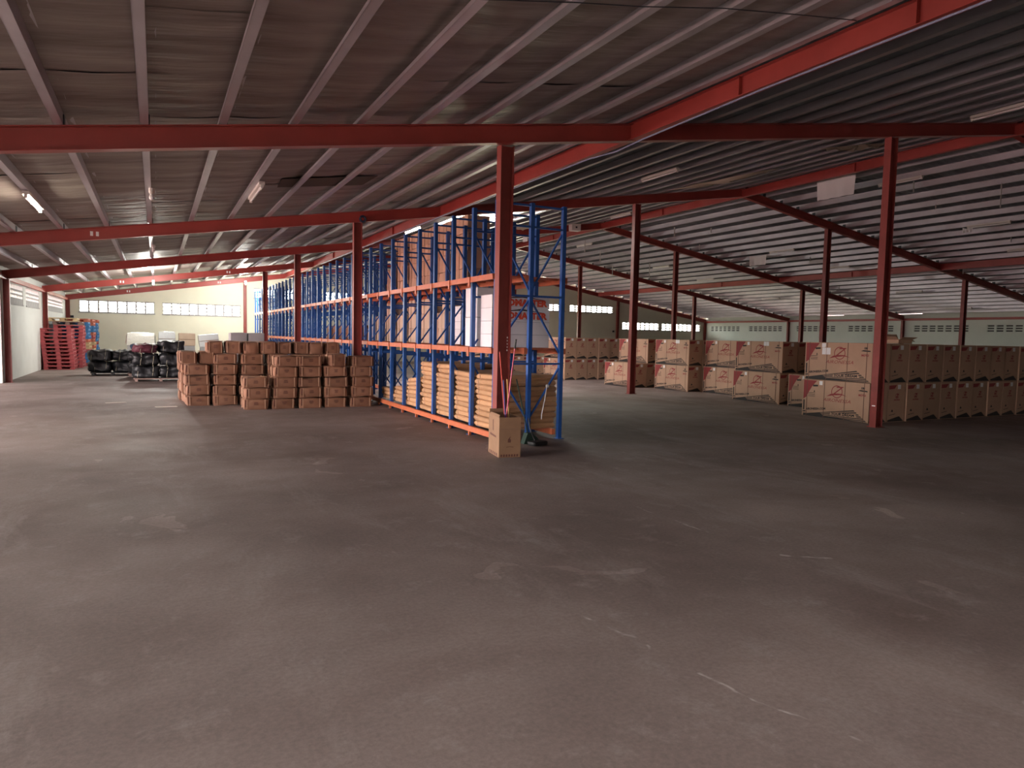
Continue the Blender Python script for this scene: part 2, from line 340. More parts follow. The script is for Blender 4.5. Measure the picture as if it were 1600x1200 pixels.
for a, b in LV:
    nwin += 1; n = round((b-a)/.46); w = (b-a)/n
    s = MB(); s.box(XL-.0, XL+.02, a-.02, b+.02, 2.27, 2.31)
    win = struct(obj('window_%d' % nwin, s, M['block']), 'grey vent blocks along the top of the white side wall')
    me = block_mesh(w, .61, .16, [(.19, .27), (.32, .40), (.46, .59)], [2]).mesh('breeze_block')
    for k in range(n): obj('breeze_block', me, M['block'], win, (XL-.01, a+k*w, 2.31), (0, 0, PI/2))
for a, b in RV:
    nwin += 1; n = 7; w = (b-a)/n
    s = MB(); s.box(XR-.012, XR, a, b, 2.27, 2.29)
    win = struct(obj('window_%d' % nwin, s, M['wall_right']), 'strip of slotted vent blocks in the pale right wall')
    me = block_mesh(w, .455, .05, [(.06, .125), (.185, .25), (.31, .375)], [], .11).mesh('breeze_block')
    for k in range(n): obj('breeze_block', me, M['wall_right'], win, (XR+.002+.05, a+k*w, 2.29), (0, 0, PI/2))
for i, (a, b, h) in enumerate(DOORS):            # open roller doors out of the picture to the left
    d = MB(); d.box(XA-.02, XA+.06, a-.1, a, 0, h+.1); d.box(XA-.02, XA+.06, b, b+.1, 0, h+.1); d.box(XA-.02, XA+.06, a, b, h, h+.1)
    dd = struct(obj('door_%d' % (i+1), d, M['red']), 'open loading door in the outer wall of the added annex')
    c = MB(); c.tube([(XA+.18, a, h+.22), (XA+.18, b, h+.22)], .12, 12); obj('rolled_shutter', c, M['purlin'], dd)
d = MB(); d.box(BD[0]-.1, BD[0], YB-.06, YB+.02, 0, BD[2]+.1); d.box(BD[1], BD[1]+.1, YB-.06, YB+.02, 0, BD[2]+.1); d.box(BD[0], BD[1], YB-.06, YB+.02, BD[2], BD[2]+.1)
dd = struct(obj('door_%d' % (len(DOORS)+1), d, M['red']), 'added open door in the cream back wall, unseen behind the rack')
c = MB(); c.tube([(BD[0], YB-.18, BD[2]+.22), (BD[1], YB-.18, BD[2]+.22)], .12, 12); obj('rolled_shutter', c, M['purlin'], dd)
# ------------------------------------------------------------------ roof: corrugated sheet, foil strips, purlins
ce = MB(); nP = 8; pitch = .177; ny = int((YB+.1-YF)/pitch*nP)
xs_ = [XL-.35, -3.4, .4, 6.3, 7.9, 10.3, XRID, XR-10, XR+.45]
for j in range(ny+1):
    y = YF-.1+j*pitch/nP; d = .026*math.cos(2*PI*j/nP)
    for x in xs_: ce.v.append((x, y, ztop(x)+.035+d))
n5 = len(xs_)
for j in range(ny):
    yj = YF-.1+j*pitch/nP
    for k in range(n5-1):
      if not any(xs_[k] >= g[0]-1e-4 and xs_[k+1] <= g[1]+1e-4 and g[2] < yj < g[3] for g in GAPS): ce.f.append((j*n5+k, j*n5+k+1, (j+1)*n5+k+1, (j+1)*n5+k))
ceil = struct(obj('ceiling', ce, M['sheet'], smooth=True), 'corrugated fibre cement gable roof, lined with foil over the left aisle')
PUR = [x for x in [6.17-.777*k for k in range(-13, 13)] if XL+.15 < x < XRID-.1]; PUR = sorted(PUR)
PURR = sorted(2*XRID-x for x in PUR)
def purlin_mesh(flip):
    m = MB(); t = .006; s = -1 if flip else 1; H = .148; Fw = .078
    m.box(min(0, s*t), max(0, s*t), YF, YB, 0, H)                    # web
    m.box(min(0, -s*Fw), max(0, -s*Fw), YF, YB, 0, t)                # lower flange
    m.box(min(0, s*Fw), max(0, s*Fw), YF, YB, H-t, H)                # upper flange
    m.box(min(-s*Fw, -s*(Fw-t)), max(-s*Fw, -s*(Fw-t)), YF, YB, 0, .040)
    return m.mesh('purlin')
pm, pmr = purlin_mesh(False), purlin_mesh(True)
for x in PUR: obj('purlin', pm, M['purlin'], ceil, (x, 0, rz(x)+.25))
for x in PURR: obj('purlin', pmr, M['purlin'], ceil, (x, 0, rz(x)+.25))
def foil_mesh(seed):
    m = MB(); NX, NY = 84, 12; x0, x1 = XL+.02, 6.30; rnd = random.Random(seed)
    ph = [rnd.uniform(0, 6.28) for _ in range(9)]
    px = sorted(PUR)
    for i in range(NX+1):
        x = x0+(x1-x0)*i/NX
        dd = min(abs(x-p) for p in px)/.39
        sag = -.012*min(1, dd)**1.2
        for j in range(NY+1):
            v = j/NY; y = v*1.47
            wr_ = (.006*math.sin(9*v*2+ph[0]+1.3*math.sin(x*1.1+ph[1]))+.0035*math.sin(23*v+ph[2]+2*math.sin(x*.9+ph[3])))*min(1, dd*1.5)
            edge = -.006*(math.exp(-(v/.08)**2))
            wav = .006*math.sin(x*2.3+ph[4])*math.exp(-((v-.05)/.15)**2)
            m.v.append((x, y, rz(x)+.395+sag+wr_-.012+edge+wav-.004*v))
    for i in range(NX):
        for j in range(NY): m.f.append((i*(NY+1)+j, i*(NY+1)+j+1, (i+1)*(NY+1)+j+1, (i+1)*(NY+1)+j))
    return m.mesh('foil_strip', True)
fm = [foil_mesh(s) for s in range(5)]
y = 13.04-1.45*14; k = 0
while y < YB-1.45:
    if y > YF and not (GAPS[0][2]-1.2 < y < GAPS[0][3]-.1): obj('foil_strip', fm[(k*3+k//5) % 5], M['foil'], ceil, (0, y, 0))
    y += 1.45; k += 1
obj('foil_strip', fm[1], M['foil'], ceil, (0, YB-1.48, -.004))
b_ = MB(); b_.v = [(x, yy, rz(x)+.345-.004*(yy-12.5)) for x, yy in [(1.98, 13.22), (3.56, 13.34), (3.62, 12.48), (1.94, 12.46)]]
b_.add([(v[0], v[1], v[2]+.006) for v in b_.v], []); b_.f = [(0, 1, 2, 3), (4, 7, 6, 5), (0, 4, 5, 1), (1, 5, 6, 2), (2, 6, 7, 3), (3, 7, 4, 0)]
obj('patch_board', b_, M['patch'], ceil)['label'] = 'dark brown board patching the foil'
def torn(p0, p1, wd, seed):
    m = MB(); rnd = random.Random(seed); N = 16
    (xa, ya), (xb, yb) = p0, p1
    for i in range(N+1):
        t = i/N; w_ = wd*math.sin(PI*(.06+.88*t))*rnd.uniform(.5, 1.15)
        for j in range(5):
            u = j/4; x = xa+(xb-xa)*t+w_*(u-.5)+rnd.uniform(-.02, .02)
            m.v.append((x, ya+(yb-ya)*t+rnd.uniform(-.05, .05), rz(x)+.235-.16*math.sin(PI*u)*rnd.uniform(.3, 1)*math.sin(PI*t)))
    for i in range(N):
        for j in range(4): m.f.append((i*5+j, i*5+j+1, i*5+6+j, i*5+5+j))
    return m.mesh('torn_foil', True)
for k, p in enumerate([((13.0, 15.6), (14.1, 12.8), .45), ((12.9, 10.6), (14.6, 10.1), .4), ((12.2, 23.6), (12.4, 22.5), .4)]):
    obj('torn_foil', torn(*p, k), M['foil_torn'], ceil)['label'] = 'torn pale foil hanging loose under the sheets'
# ------------------------------------------------------------------ steel frames
def isec_col(h, d=.2, w=.13, t=.012):
    m = MB(); m.box(-d/2, -d/2+t, -w/2, w/2, 0, h); m.box(d/2-t, d/2, -w/2, w/2, 0, h); m.box(-d/2+t, d/2-t, -.005, .005, 0, h)
    m.box(-d/2-.03, d/2+.03, -w/2-.03, w/2+.03, 0, .012)
    return m
colname = ['left wall', 'left aisle by the rack', 'open floor on the right', 'right slope', 'far right aisle', 'right wall']
frname = ['frame beside the camera', 'nearest frame', 'second frame', 'third frame', 'fourth frame', 'back wall frame']
for fi in range(0, 6):
    Y = FY[fi] if fi < 5 else YB-.10
    for ri, X in enumerate(ROWX):
        x = X+(.1 if ri == 0 else -.1 if ri == 5 else 0); yy = Y
        if (ri, fi) == (1, 1): x, yy = 4.35, 8.76
        if ri in (0, 5):
            h = rz(x)
            c = isec_col(h, .16, .12)
        else:
            h = rz(x)+.0; c = isec_col(h, .2 if fi < 5 else .16, .14)
        o = obj('steel_column', c, M['redcol'], None, (x, yy, 0))
        tag(o, 'red steel column in the %s row, %s' % (colname[ri], frname[fi]), 'column', 'red steel columns', 'structure')
        if (ri, fi) == (1, 1):
            s = MB()
            for k in range(5): s.box(.045, .058, -.066, -.06, 1.40+.045*k, 1.42+.045*k)
            obj('bolt', s, M['lampwhite'], o)['kind'] = 'stuff'
        if (ri, fi) == (2, 1):
            s = MB(); s.box(-.104, -.1, -.04, .03, .405, .425); obj('sticker', s, M['paper'], o)
    for half in (0, 1):
        xa, xb = (XL, XRID) if half == 0 else (XRID, XR)
        H = .25; w = .07; t = .011
        m = MB()
        pf = lambda off0, off1, y0, y1: m.prism([(xa, rz(xa)+off0), (xb, rz(xb)+off0), (xb, rz(xb)+off1), (xa, rz(xa)+off1)], 1, y0, y1)
        pf(0, t, -w, w); pf(H-t, H, -w, w); pf(t, H-t, -.005, .005)
        r_ = obj('rafter', m, M['red'], None, (0, Y, 0))
        tag(r_, 'red steel I beam rafter on the %s roof slope, %s' % (['left', 'right'][half], frname[fi]), 'beam', 'red rafters', 'structure')
        s = MB()
        for x in (PUR if half == 0 else PURR): s.box(x-.01 if half else x+.006, x+.0 if half else x+.016, -.06, .06, rz(x)+.25, rz(x)+.36)
        obj('purlin_cleats', s, M['dark'], r_)['kind'] = 'stuff'
        if half == 0 and fi in (2, 4, 5):
            for xx in {2: (-1.08,), 4: (-1.19, 2.78), 5: (-1.2, 3.0)}[fi]:
                s = MB()
                for dx in (-.07, .03): s.box(xx+dx, xx+dx+.05, -.008, -.006, rz(xx)+.08, rz(xx)+.17)
                obj('painted_mark', s, M['paper'], r_)['label'] = 'small white painted number mark'
def longbeam(X, zoff, name, label):
    m = MB(); z = rz(X)+zoff; H = .25; w = .06
    m.box(X-w, X+w, YF, YB, z, z+.011); m.box(X-w, X+w, YF, YB, z+H-.011, z+H); m.box(X-.005, X+.005, YF, YB, z+.011, z+H-.011)
    # stiffeners
    o = obj(name, m, M['red']); tag(o, label, 'beam', None, 'structure')
    s = MB()
    for y in [4.2, 6.4, 12.4, 20.2, 28, 36]: s.box(X-.055, X-.005, y-.004, y+.004, z+.011, z+H-.011)
    obj('stiffener', s, M['red'], o)['kind'] = 'stuff'
    return o
longbeam(6.36, .01, 'long_beam', 'long red beam along the edge of the foil lined ceiling')
longbeam(27.0, .01, 'long_beam', 'long red beam running under the right roof slope')
longbeam(XRID, -.03, 'ridge_beam', 'red ridge beam at the top of the roof')
for X, lab in ((XL+.07, 'red eave beam on top of the white side wall'), (XR-.07, 'red eave beam along the top of the pale right wall')):
    m = MB(); m.box(X-.05, X+.05, YF, YB, 2.94, 3.06); tag(obj('eave_beam', m, M['red']), lab, 'beam', None, 'structure')
cb = MB(); cb.tube([(6.26, 2.0, 4.50), (6.28, 6, 4.52), (6.27, 8.2, 4.48), (6.25, 8.8, 4.44), (6.27, 9.6, 4.5), (6.27, 16, 4.52), (6.27, 30, 4.52)], .012, 6)
tag(obj('power_cable', cb, M['cable']), 'thin blue grey cable strung along the long red beam', 'cable')
cb = MB(); cb.tube([(1.4, 4.9, 4.0), (2.2, 4.85, 4.10), (3.0, 4.84, 4.26), (3.6, 4.8, 4.35), (4.43, 4.71, 4.49), (5.42, 4.68, 4.64), (6.2, 4.72, 4.78)], .005, 5)
tag(obj('power_cable', cb, M['dark']), 'thin dark wire slung across the near purlins', 'cable')
# ------------------------------------------------------------------ rack
RY0, RDY, RN = 9.38, .857, 34
PX_ = (4.55, 5.13, 5.70); PT = 3.64
rack = empty('storage_rack', (5.13, RY0, 0)); tag(rack, 'long blue pallet rack with orange beams running away to the back wall', 'rack')
def post_mesh():
    m = MB(); w, d, t = .062, .07, .006
    m.box(-w/2, -w/2+t, -d/2, d/2, 0, PT); m.box(-w/2, w/2, -d/2, -d/2+t, 0, PT); m.box(w/2-t, w/2, -d/2, d/2, 0, PT); m.box(-w/2, -w/2+.018, d/2-t, d/2, 0, PT)
    m.box(-.06, .06, -.06, .06, 0, .008)
    return m.mesh('post')
postm = post_mesh()
def bars(lst, w=.028, h=.036):
    m = MB()
    for (xa, za), (xb, zb) in lst: m.bar((xa, 0, za), (xb, 0, zb), w, h, (0, 1, 0))
    return m.mesh('brace')
x0, x1, x2 = [p-5.13 for p in PX_]
tiem = bars([((x0, 3.60), (x2, 3.60))]); tie2 = bars([((x0, 3.28), (x2, 3.28))]); tie3 = bars([((x0, 2.23), (x2, 2.23))], .03, .05); tie4 = bars([((x0, 1.19), (x2, 1.19))], .03, .05)
diags = [((x0, 3.25), (x1, 2.28)), ((x1, 2.28), (x2, 3.25)), ((x0, 1.42), (x1, 2.2)), ((x1, 2.2), (x2, 1.32)), ((x0, 1.16), (x1, .30)), ((x1, .30), (x2, 1.16))]
diagm = [bars([d], .022, .034) for d in diags]
for i in range(RN):
    fr = obj('upright_frame', tiem, M['blue'], rack, (0, i*RDY, 0))
    for me in (tie2, tie3, tie4): obj('tie_bar', me, M['blue'], fr)
    for x in (x0, x1, x2): obj('post', postm, M['blue'], fr, (x, 0, 0))
    for me in diagm: obj('diagonal_brace', me, M['blue'], fr, (0, .012, 0))
def rail_mesh(foot):
    m = MB(); m.box(-.025, .025, .0, RDY-.004, -.042, .042); m.box(-.031, -.025, .0, RDY-.004, .018, .030)
    if foot: m.box(-.02, .02, RDY-.05, RDY-.01, -.11, -.042)
    else: m.box(-.04, -.03, RDY-.035, RDY+.03, -.11, .042)
    return m.mesh('rail')
ra, rb = rail_mesh(False), rail_mesh(True)
for i in range(RN-1):
    for z in (2.50, 1.385): obj('rail', ra, M['orange'], rack, (x0-.045, i*RDY, z))
    obj('rail', rb, M['orange'], rack, (x0-.05, i*RDY-.03, .11))
def longrail(x, z):
    m = MB(); m.box(x-.03, x+.03, .0, RDY*(RN-1)+.04, z-.045, z+.045); obj('shelf_rail', m, M['orange'], rack)
for x in (x1-.06, x2+.06):
    for z in (2.50, 1.385): longrail(x, z)
longrail(x2-.1, .11)
SHX0, SHX1 = 4.62, 5.64
DECK = []
for zl in (2.515, 1.40):                         # thin steel deck bars carrying the cartons
    for i in range(RN-1):
        for q in (.22, .62): DECK.append((zl, i*RDY+q))
dk = MB(); dk.box(x0-.02, x2+.02, -.03, .03, -.03, .0); dkm = dk.mesh('deck_bar')
for zl, yq in DECK: obj('deck_bar', dkm, M['orange'], rack, (0, yq, zl+.03))
# ------------------------------------------------------------------ cartons
def carton_mesh(w, l, h, seed, crush=1.0, cuts=4):
    bm = bmesh.new(); bmesh.ops.create_cube(bm, size=1)
    bmesh.ops.subdivide_edges(bm, edges=bm.edges[:], cuts=cuts, use_grid_fill=True)
    off = Vector((seed*3.1, seed*1.7, seed*.9)); mn = min(w, l, h)
    for v in bm.verts:
        a, b, c = v.co*2
        f = [1-abs(t)**4 for t in (a, b, c)]
        r = .018*crush
        ed = [abs(t) > .99 for t in (a, b, c)]
        p = Vector((v.co.x*w, v.co.y*l, (v.co.z+.5)*h))
        k = sum(ed)
        bulge = .03*crush*mn
        if ed[0]: p.x += math.copysign(bulge, a)*f[1]*f[2]
        if ed[1]: p.y += math.copysign(bulge, b)*f[0]*f[2]
        if ed[2] and c > 0: p.z -= .02*crush*(1-f[0]*f[1])*.6
        if k >= 2:
            s = r*.7
            if ed[0]: p.x -= math.copysign(s, a)
            if ed[1]: p.y -= math.copysign(s, b)
        nz = noise.noise_vector(Vector((p.x*2.2, p.y*2.2, p.z*3))+off)
        p += Vector((nz.x*.022, nz.y*.022, (nz.z*.028 if c > -.9 else max(0, nz.z)*.02)))*crush
        p.z = max(p.z, 0)
        v.co = p
    m = bpy.data.meshes.new('carton'); bm.to_mesh(m); bm.free()
    m.polygons.foreach_set('use_smooth', [True]*len(m.polygons)); m.set_sharp_from_angle(angle=math.radians(38))
    return m
def kraft_proto(w, l, h, seed):
    r = obj('brown_carton', carton_mesh(w, l, h, seed, 1.5), M['kraft'])
    m = MB(); e = .010
    for x in (-w*.36, w*.36): m.box(x-.008, x+.008, -l/2-e-.008, -l/2-e, .02, h-.012)
    obj('strapping', m, M['kraft_tape'], r)['kind'] = 'stuff'
    m = MB(); m.box(-w*.42-.012, -w*.42+.012, -l/2-e-.006, -l/2-e, h*.25, h*.9)
    rnd = random.Random(seed)
    for k in range(3):
        zc = h*(.45+.10*k); hw = w*(.05+.05*rnd.random()); m.box(-hw, hw, -l/2-e-.010, -l/2-e-.004, zc, zc+.014)
    obj('dark_print', m, M['kraft_dark'], r)
    m = MB(); m.box(-w/2-e-.004, -w/2-e+.004, -l*.08, l*.08, .02, h-.02); m.box(-w/2-.004, w/2+.004, -.03, .03, h-.012, h+.004)
    obj('tape', m, M['kraft_tape'], r)
    return r
KW, KL, KH = .485, .70, .222
protos = [kraft_proto(KW, KL, KH, s) for s in range(8)]
protoN = [kraft_proto(.34, .55, .27, s+20) for s in range(4)]
used = set()
def place(pl, i, loc, rzv, label, group, cat='carton', rx=0., ry=0.):
    p = pl[i % len(pl)]
    if id(p) not in used and not p.get('label'):
        used.add(id(p)); o = p
    else: o = copy_tree(p)
    o.location = loc; o.rotation_euler = (rx, ry, rzv); tag(o, label, cat, group); return o
def pile(cols, Y, rowname, heights=None):
    for ci, (x, nl) in enumerate(cols):
        for k in range(nl):
            dx = random.uniform(-.018, .018)+(.02*k if rowname == 'front' and ci == 1 else 0); dy = random.uniform(-.03, .03)
            place(protos, random.randrange(8), (x+dx, Y+KL/2+dy, k*KH), random.uniform(-.05, .05),
                  'brown taped carton in the pile, %s row, %s column from left, %s layer' % (rowname, ORD[ci], LAY[k]), 'brown cartons piled on the open floor')
pile([(1.83, 3), (2.365, 5), (2.91, 5), (3.46, 4), (4.03, 5)], 14.95, 'front')
place(protoN, 0, (3.47, 15.20, 4*KH), .12, 'bulging narrow carton on top of the fourth column of the front row', 'brown cartons piled on the open floor')
pile([(.78, 4), (1.32, 5), (1.86, 5), (2.41, 5), (2.96, 5), (3.51, 5), (4.05, 4)], 16.0, 'second')
pile([(.74, 4), (1.32, 5), (1.86, 4), (2.41, 4)], 16.74, 'third')
pile([(.70, 4), (1.25, 4)], 17.48, 'fourth')
for ci, (x, yy) in enumerate([(.58, 16.35), (.98, 16.45)]):
    place(protoN, ci+1, (x, yy, 4*KH), random.uniform(-.1, .1), 'brown carton on the low left shoulder of the pile, %s of two' % ORD[ci], 'brown cartons piled on the open floor')
for ci, x in enumerate([1.13, 1.50, 1.86, 2.22, 2.58, 2.93, 3.28, 3.63]):
    place(protoN, ci, (x, 16.42+random.uniform(-.03, .03), 5*KH+.0), random.uniform(-.08, .08),
          'squarish brown carton in the top row of the pile, %s from the left' % ORD[ci], 'brown cartons piled on the open floor')
pg = obj('grey_brown_carton', carton_mesh(.42, .5, .78, 50, .6), M['greybox']); st = MB(); st.box(-.21, .21, -.262, -.258, .37, .385); obj('seam', st, M['seam'], pg)
pgs = [pg]
for ci, (x, z) in enumerate([(1.99, 0), (2.45, 0), (1.99, .78), (2.45, .78)]):
    place(pgs, 0, (x, 20.3, z), [.05, -.04, .03, -.02][ci], 'dull grey brown carton behind the pile, %s %s' % (['left', 'right'][ci % 2], ['lower', 'upper'][ci//2]), 'grey brown cartons behind the pile')
# tan cartons on the rack
def tan_proto(w, l, h, seed, mt, name):
    r = obj(name, carton_mesh(w, l, h, seed, .35, 3), mt)
    m = MB(); m.box(-w/2-.010, -w/2-.004, -.006, .006, 0, h)
    obj('seam', m, M['seam'], r)
    m = MB(); m.box(-w/2-.010, -w/2-.005, -.03, .03, h*.74, h*.985)
    obj('tape', m, M['kraft_tape'], r)
    return r
tp = [tan_proto(.46, .395, .328, 30+s, M['tan'], 'tan_carton') for s in range(3)]
tq = [tan_proto(.46, .395, .315, 40+s, M['tan2'], 'tan_carton') for s in range(3)]
def bayY(c): return RY0+RDY*(c//2)+(.23 if c % 2 == 0 else .632)
for c in range(6, 18):
    for k in range(4 if c < 17 else 2):
        place(tp, c+k, (5.425+random.uniform(-.006, .006), bayY(c), 2.548+k*.330), random.uniform(-.012, .012),
              'tan carton on the upper rack level, %s file from the near end, %s layer' % (ORD[c-6], LAY[k]), 'tan cartons on the upper rack level')
for c in range(8, 22):
    for k in range(3 if c < 18 else 2):
        if k == 2 and c in (9, 12, 15): continue
        place(tq, c+k, (5.425+random.uniform(-.006, .006), bayY(c), 1.432+k*.317), random.uniform(-.012, .012),
              'pale tan carton on the middle rack level, %s file from the white cartons, %s layer' % (ORD[c-8], LAY[k]), 'pale tan cartons on the middle rack level')
tdark = [tan_proto(.46, .395, .42, 60, M['kraft'], 'brown_carton')]
for c in range(24, 34):
    place(tdark, 0, (5.425, bayY(c), 1.432), 0, 'dark brown carton far along the middle rack level, %s of ten' % ORD[c-24], 'dark cartons far along the rack')
sk_ = obj('dark_sack', carton_mesh(.4, .36, .34, 66, 2.2), M['bale'], None, (5.42, bayY(18), 2.55)); tag(sk_, 'dark sack on the upper rack level past the tan cartons', 'sack')
# white cartons with the red lettering
def text_mb(s, size, bold=0., shear=0., align='CENTER', sx=1.0):
    cu = bpy.data.curves.new('t', 'FONT'); cu.body = s; cu.size = size; cu.align_x = align; cu.align_y = 'CENTER'; cu.offset = bold; cu.shear = shear; cu.resolution_u = 2
    o = bpy.data.objects.new('t', cu); C.objects.link(o); dg = bpy.context.evaluated_depsgraph_get()
    me = bpy.data.meshes.new_from_object(o.evaluated_get(dg)); r = ([(v.co.x*sx, v.co.y) for v in me.vertices], [tuple(p.vertices) for p in me.polygons])
    bpy.data.objects.remove(o); bpy.data.meshes.remove(me); bpy.data.curves.remove(cu); return r
def stamp(m, tx, place_, u, v, ang=0.):
    ca, sa = math.cos(ang), math.sin(ang)
    m.add([place_(u+a*ca-b*sa, v+a*sa+b*ca) for a, b in tx[0]], tx[1])
def white_carton(name, w, l, h, seed, lettered=False):
    me = carton_mesh(w, l, h, seed, .18, 3); r = obj(name, me, M['white'])
    m = MB(); m.box(-w/2-.006, -w/2-.002, -l/2, l/2, h*.97, h*.995); m.box(-w/2, w/2, -l/2-.006, -l/2-.002, h*.97, h*.995)
    obj('lid_edge', m, M['greyline'], r)
    if lettered:
        pf = lambda u, v: (u-w/2, -l/2-.012, v)
        m = MB(); stamp(m, text_mb('PROMASTER', .14, .008, sx=1.14), pf, w*.5+.01, h*.42)
        obj('red_lettering', m, M['lettering'], r)
        m = MB(); m.poly([pf(w*.08, h*.70), pf(w*.5, h*.97), pf(w*.93, h*.70), pf(w*.5, h*.84)])
        obj('roof_emblem', m, M['moto_black'], r)
        m = MB(); m.poly([pf(w*.12, h*.12), pf(w*.90, h*.12), pf(w*.90, h*.145), pf(w*.12, h*.145)]); obj('small_print', m, M['greyline'], r)
    return r
M['lettering'] = mat('red_lettering', (.72, .09, .04), .6)
wA = [white_carton('white_carton', 1.04, .42, .205, 70, True)]; wB = [white_carton('white_carton', 1.04, .42, .205, 71)]
for k in range(4):
    place(wA if k >= 2 else wB, 0, (SHX0+.56, 9.97, 1.435+k*.206), 0,
          ['plain white carton at the near end of the rack, bottom of the stack', 'plain white carton at the near end of the rack, second from the bottom',
           'white carton with red lettering at the rack end, lower of two', 'white carton with red lettering at the rack end, topmost'][k], 'white cartons at the near end of the rack')
wC = [white_carton('white_carton', .42, .50, .48, 72)]
for k in range(2): place(wC, 0, (SHX0+.22, 10.48, 1.435+k*.482), 0, 'tall white carton behind the lettered stack, %s of two' % ['lower', 'upper'][k], 'tall white cartons')
wD = [white_carton('white_carton', .34, .30, .147, 73)]
for k in range(5): place(wD, 0, (5.38, 12.45, 1.435+k*.148), random.uniform(-.03, .03), 'small white carton in the short stack beside tan cartons, %s layer' % LAY[k], 'small white cartons')
# ------------------------------------------------------------------ flat tan bundles on the bottom rack level
def bundle_mesh(l, d, t, seed):
    m = MB(); rnd = random.Random(seed); N = 6
    prof = [(-l/2, t*.42), (-l/2+.03, t*.96), (l/2-.03, t*.96), (l/2, t*.5), (l/2-.03, .0), (-l/2+.035, .0)]
    for i in range(N+1):
        x = -d/2+(0, .022, .25, .5, .75, .978, 1)[i]*d
        pinch = .62 if i in (0, N) else 1
        for (y, z) in prof:
            m.v.append((x+rnd.uniform(-.006, .006), y*(.985 if i in (0, N) else 1)+rnd.uniform(-.012, .012), t*.46+(z-t*.46)*pinch+rnd.uniform(-.003, .003)))
    n = len(prof)
    for i in range(N):
        for k in range(n): m.f.append((i*n+k, i*n+(k+1) % n, (i+1)*n+(k+1) % n, (i+1)*n+k))
    m.f.append(tuple(range(n))); m.f.append(tuple(N*n+k for k in range(n))[::-1])
    return m.mesh('flat_bundle')
def bundle_proto(seed):
    r = obj('flat_bundle', bundle_mesh(.80, 1.06, .088, seed), M['bundle'])
    m = MB(); e = .004
    for y in (-.24, .26): m.box(-.53-e-.002, -.53+.0, y-.012, y+.012, .012, .075)
    obj('tie_tape', m, M['kraft_tape'], r)
    return r
bp = [bundle_proto(s) for s in range(4)]
BH = .0845
stn = ['in the nearest rack bay', 'in the second rack bay', 'in the third rack bay', 'in the fourth rack bay',
       'in the heap of the fifth rack bay', 'in the sixth rack bay', 'in the seventh rack bay']
for si, n in enumerate([10, 10, 11, 11, 7, 4, 3]):
    yc = RY0+RDY*(si+.5)
    for k in range(n):
        dy = random.uniform(-.015, .015); rxv = random.uniform(-.02, .02); dz = 0
        if si == 4: dy = .05+.0*k-.30*(k/7)*.6; rxv = -.10*(k/7)
        place(bp, random.randrange(4), (5.13+random.uniform(-.025, .02), yc+dy, .16+k*BH), random.uniform(-.015, .015),
              'flat tan cardboard bundle %s, %s layer up' % (stn[si], LAY[k]), 'flat tan cardboard bundles on the bottom rack level', 'cardboard bundle', rxv)
# ------------------------------------------------------------------ motorcycle cartons on the right
BW, BL, BH_ = .565, 1.62, .808
NAME_T = text_mb('AIRONESSA', .10, 0, .3, sx=1.28); Z_T = text_mb('Z', .25, .002, .5, sx=1.1)
DREAM_T = text_mb('YOUR DREAM', .075, .003, .1, sx=1.15); WEB_T = text_mb('AIRONESSA.COM', .062, .003, 0, sx=1.05)
CC_T = text_mb('150', .055, .004); MOTO_T = text_mb('MOTO', .055, .003); SNAME_T = text_mb('AIRONESSA', .038, .002, .2); SZ_T = text_mb('Z', .10, .006, .4)
def ringpoly(m, P, u, v, r0, r1, n=28):
    vs = [P(u+r*math.cos(2*PI*k/n), v+r*math.sin(2*PI*k/n)) for r in (r0, r1) for k in range(n)]
    m.add(vs, [(k, (k+1) % n, n+(k+1) % n, n+k) for k in range(n)])
def side_prints():
    P = lambda u, v: (-.003, BL-u, v)
    P2 = lambda u, v: (-.004, BL-u, v)
    P3 = lambda u, v: (-.005, BL-u, v)
    r = MB()
    r.poly([P(.03, .79), P(.37, .79), P(.25, .66), P(.17, .54), P(.11, .42), P(.03, .37)])
    ringpoly(r, P, .87, .585, .118, .135); stamp(r, Z_T, P2, .85, .60)
    r.poly([P2(.62, .47), P2(.72, .53), P2(.98, .55), P2(1.12, .50), P2(.98, .525), P2(.80, .505)])
    stamp(r, NAME_T, P, .87, .395); stamp(r, MOTO_T, P, 1.46, .555)
    k = MB()
    k.poly([P2(.27, .655), P2(.40, .665), P2(.40, .70), P2(.27, .695)])
    k.poly([P2(.22, .53), P2(.27, .60), P2(.32, .53)]) if False else None
    for i in range(3): k.poly([P(.15, .44+.035*i), P(.33, .44+.035*i), P(.33, .45+.035*i), P(.15, .45+.035*i)])
    k.poly([P(.29, .535), P(.33, .535), P(.31, .585)])
    k.poly([P(.035, .13), P(.07, .13), P(.07, .35), P(.035, .35)])
    k.poly([P(.03, .085), P(.10, .09), P(.10, .115), P(.03, .11)])
    stamp(k, WEB_T, P, .36, .175, .10)
    stamp(k, CC_T, P, 1.47, .70); k.poly([P(1.36, .645), P(1.42, .665), P(1.57, .655), P(1.58, .63), P(1.45, .635)])
    A = (.05, .045); B0, B1 = (1.28, .235), (1.60, .012)
    n = 6
    def mixp(a, b, t): return (a[0]+(b[0]-a[0])*t, a[1]+(b[1]-a[1])*t)
    for i in range(n):                            # stripes fanning out of the far corner
        p, q = mixp(B0, B1, i/n), mixp(B0, B1, (i+.6)/n)
        k.poly([P(*A), P(*p), P(*q)])
    k.poly([P(*A), P(*mixp(A, B0, .34)), P(*mixp(A, B1, .34))])
    k.poly([P(.03, .004), P(1.60, .004), P(1.60, .014), P(.05, .06)])
    pl = MB(); pl.poly([P2(.72, .080), P2(1.36, .092), P2(1.33, .152), P2(.74, .140)])
    stamp(k, DREAM_T, P3, 1.03, .115, .025)
    return r.mesh('red_print'), k.mesh('black_print'), pl.mesh('print_plate')
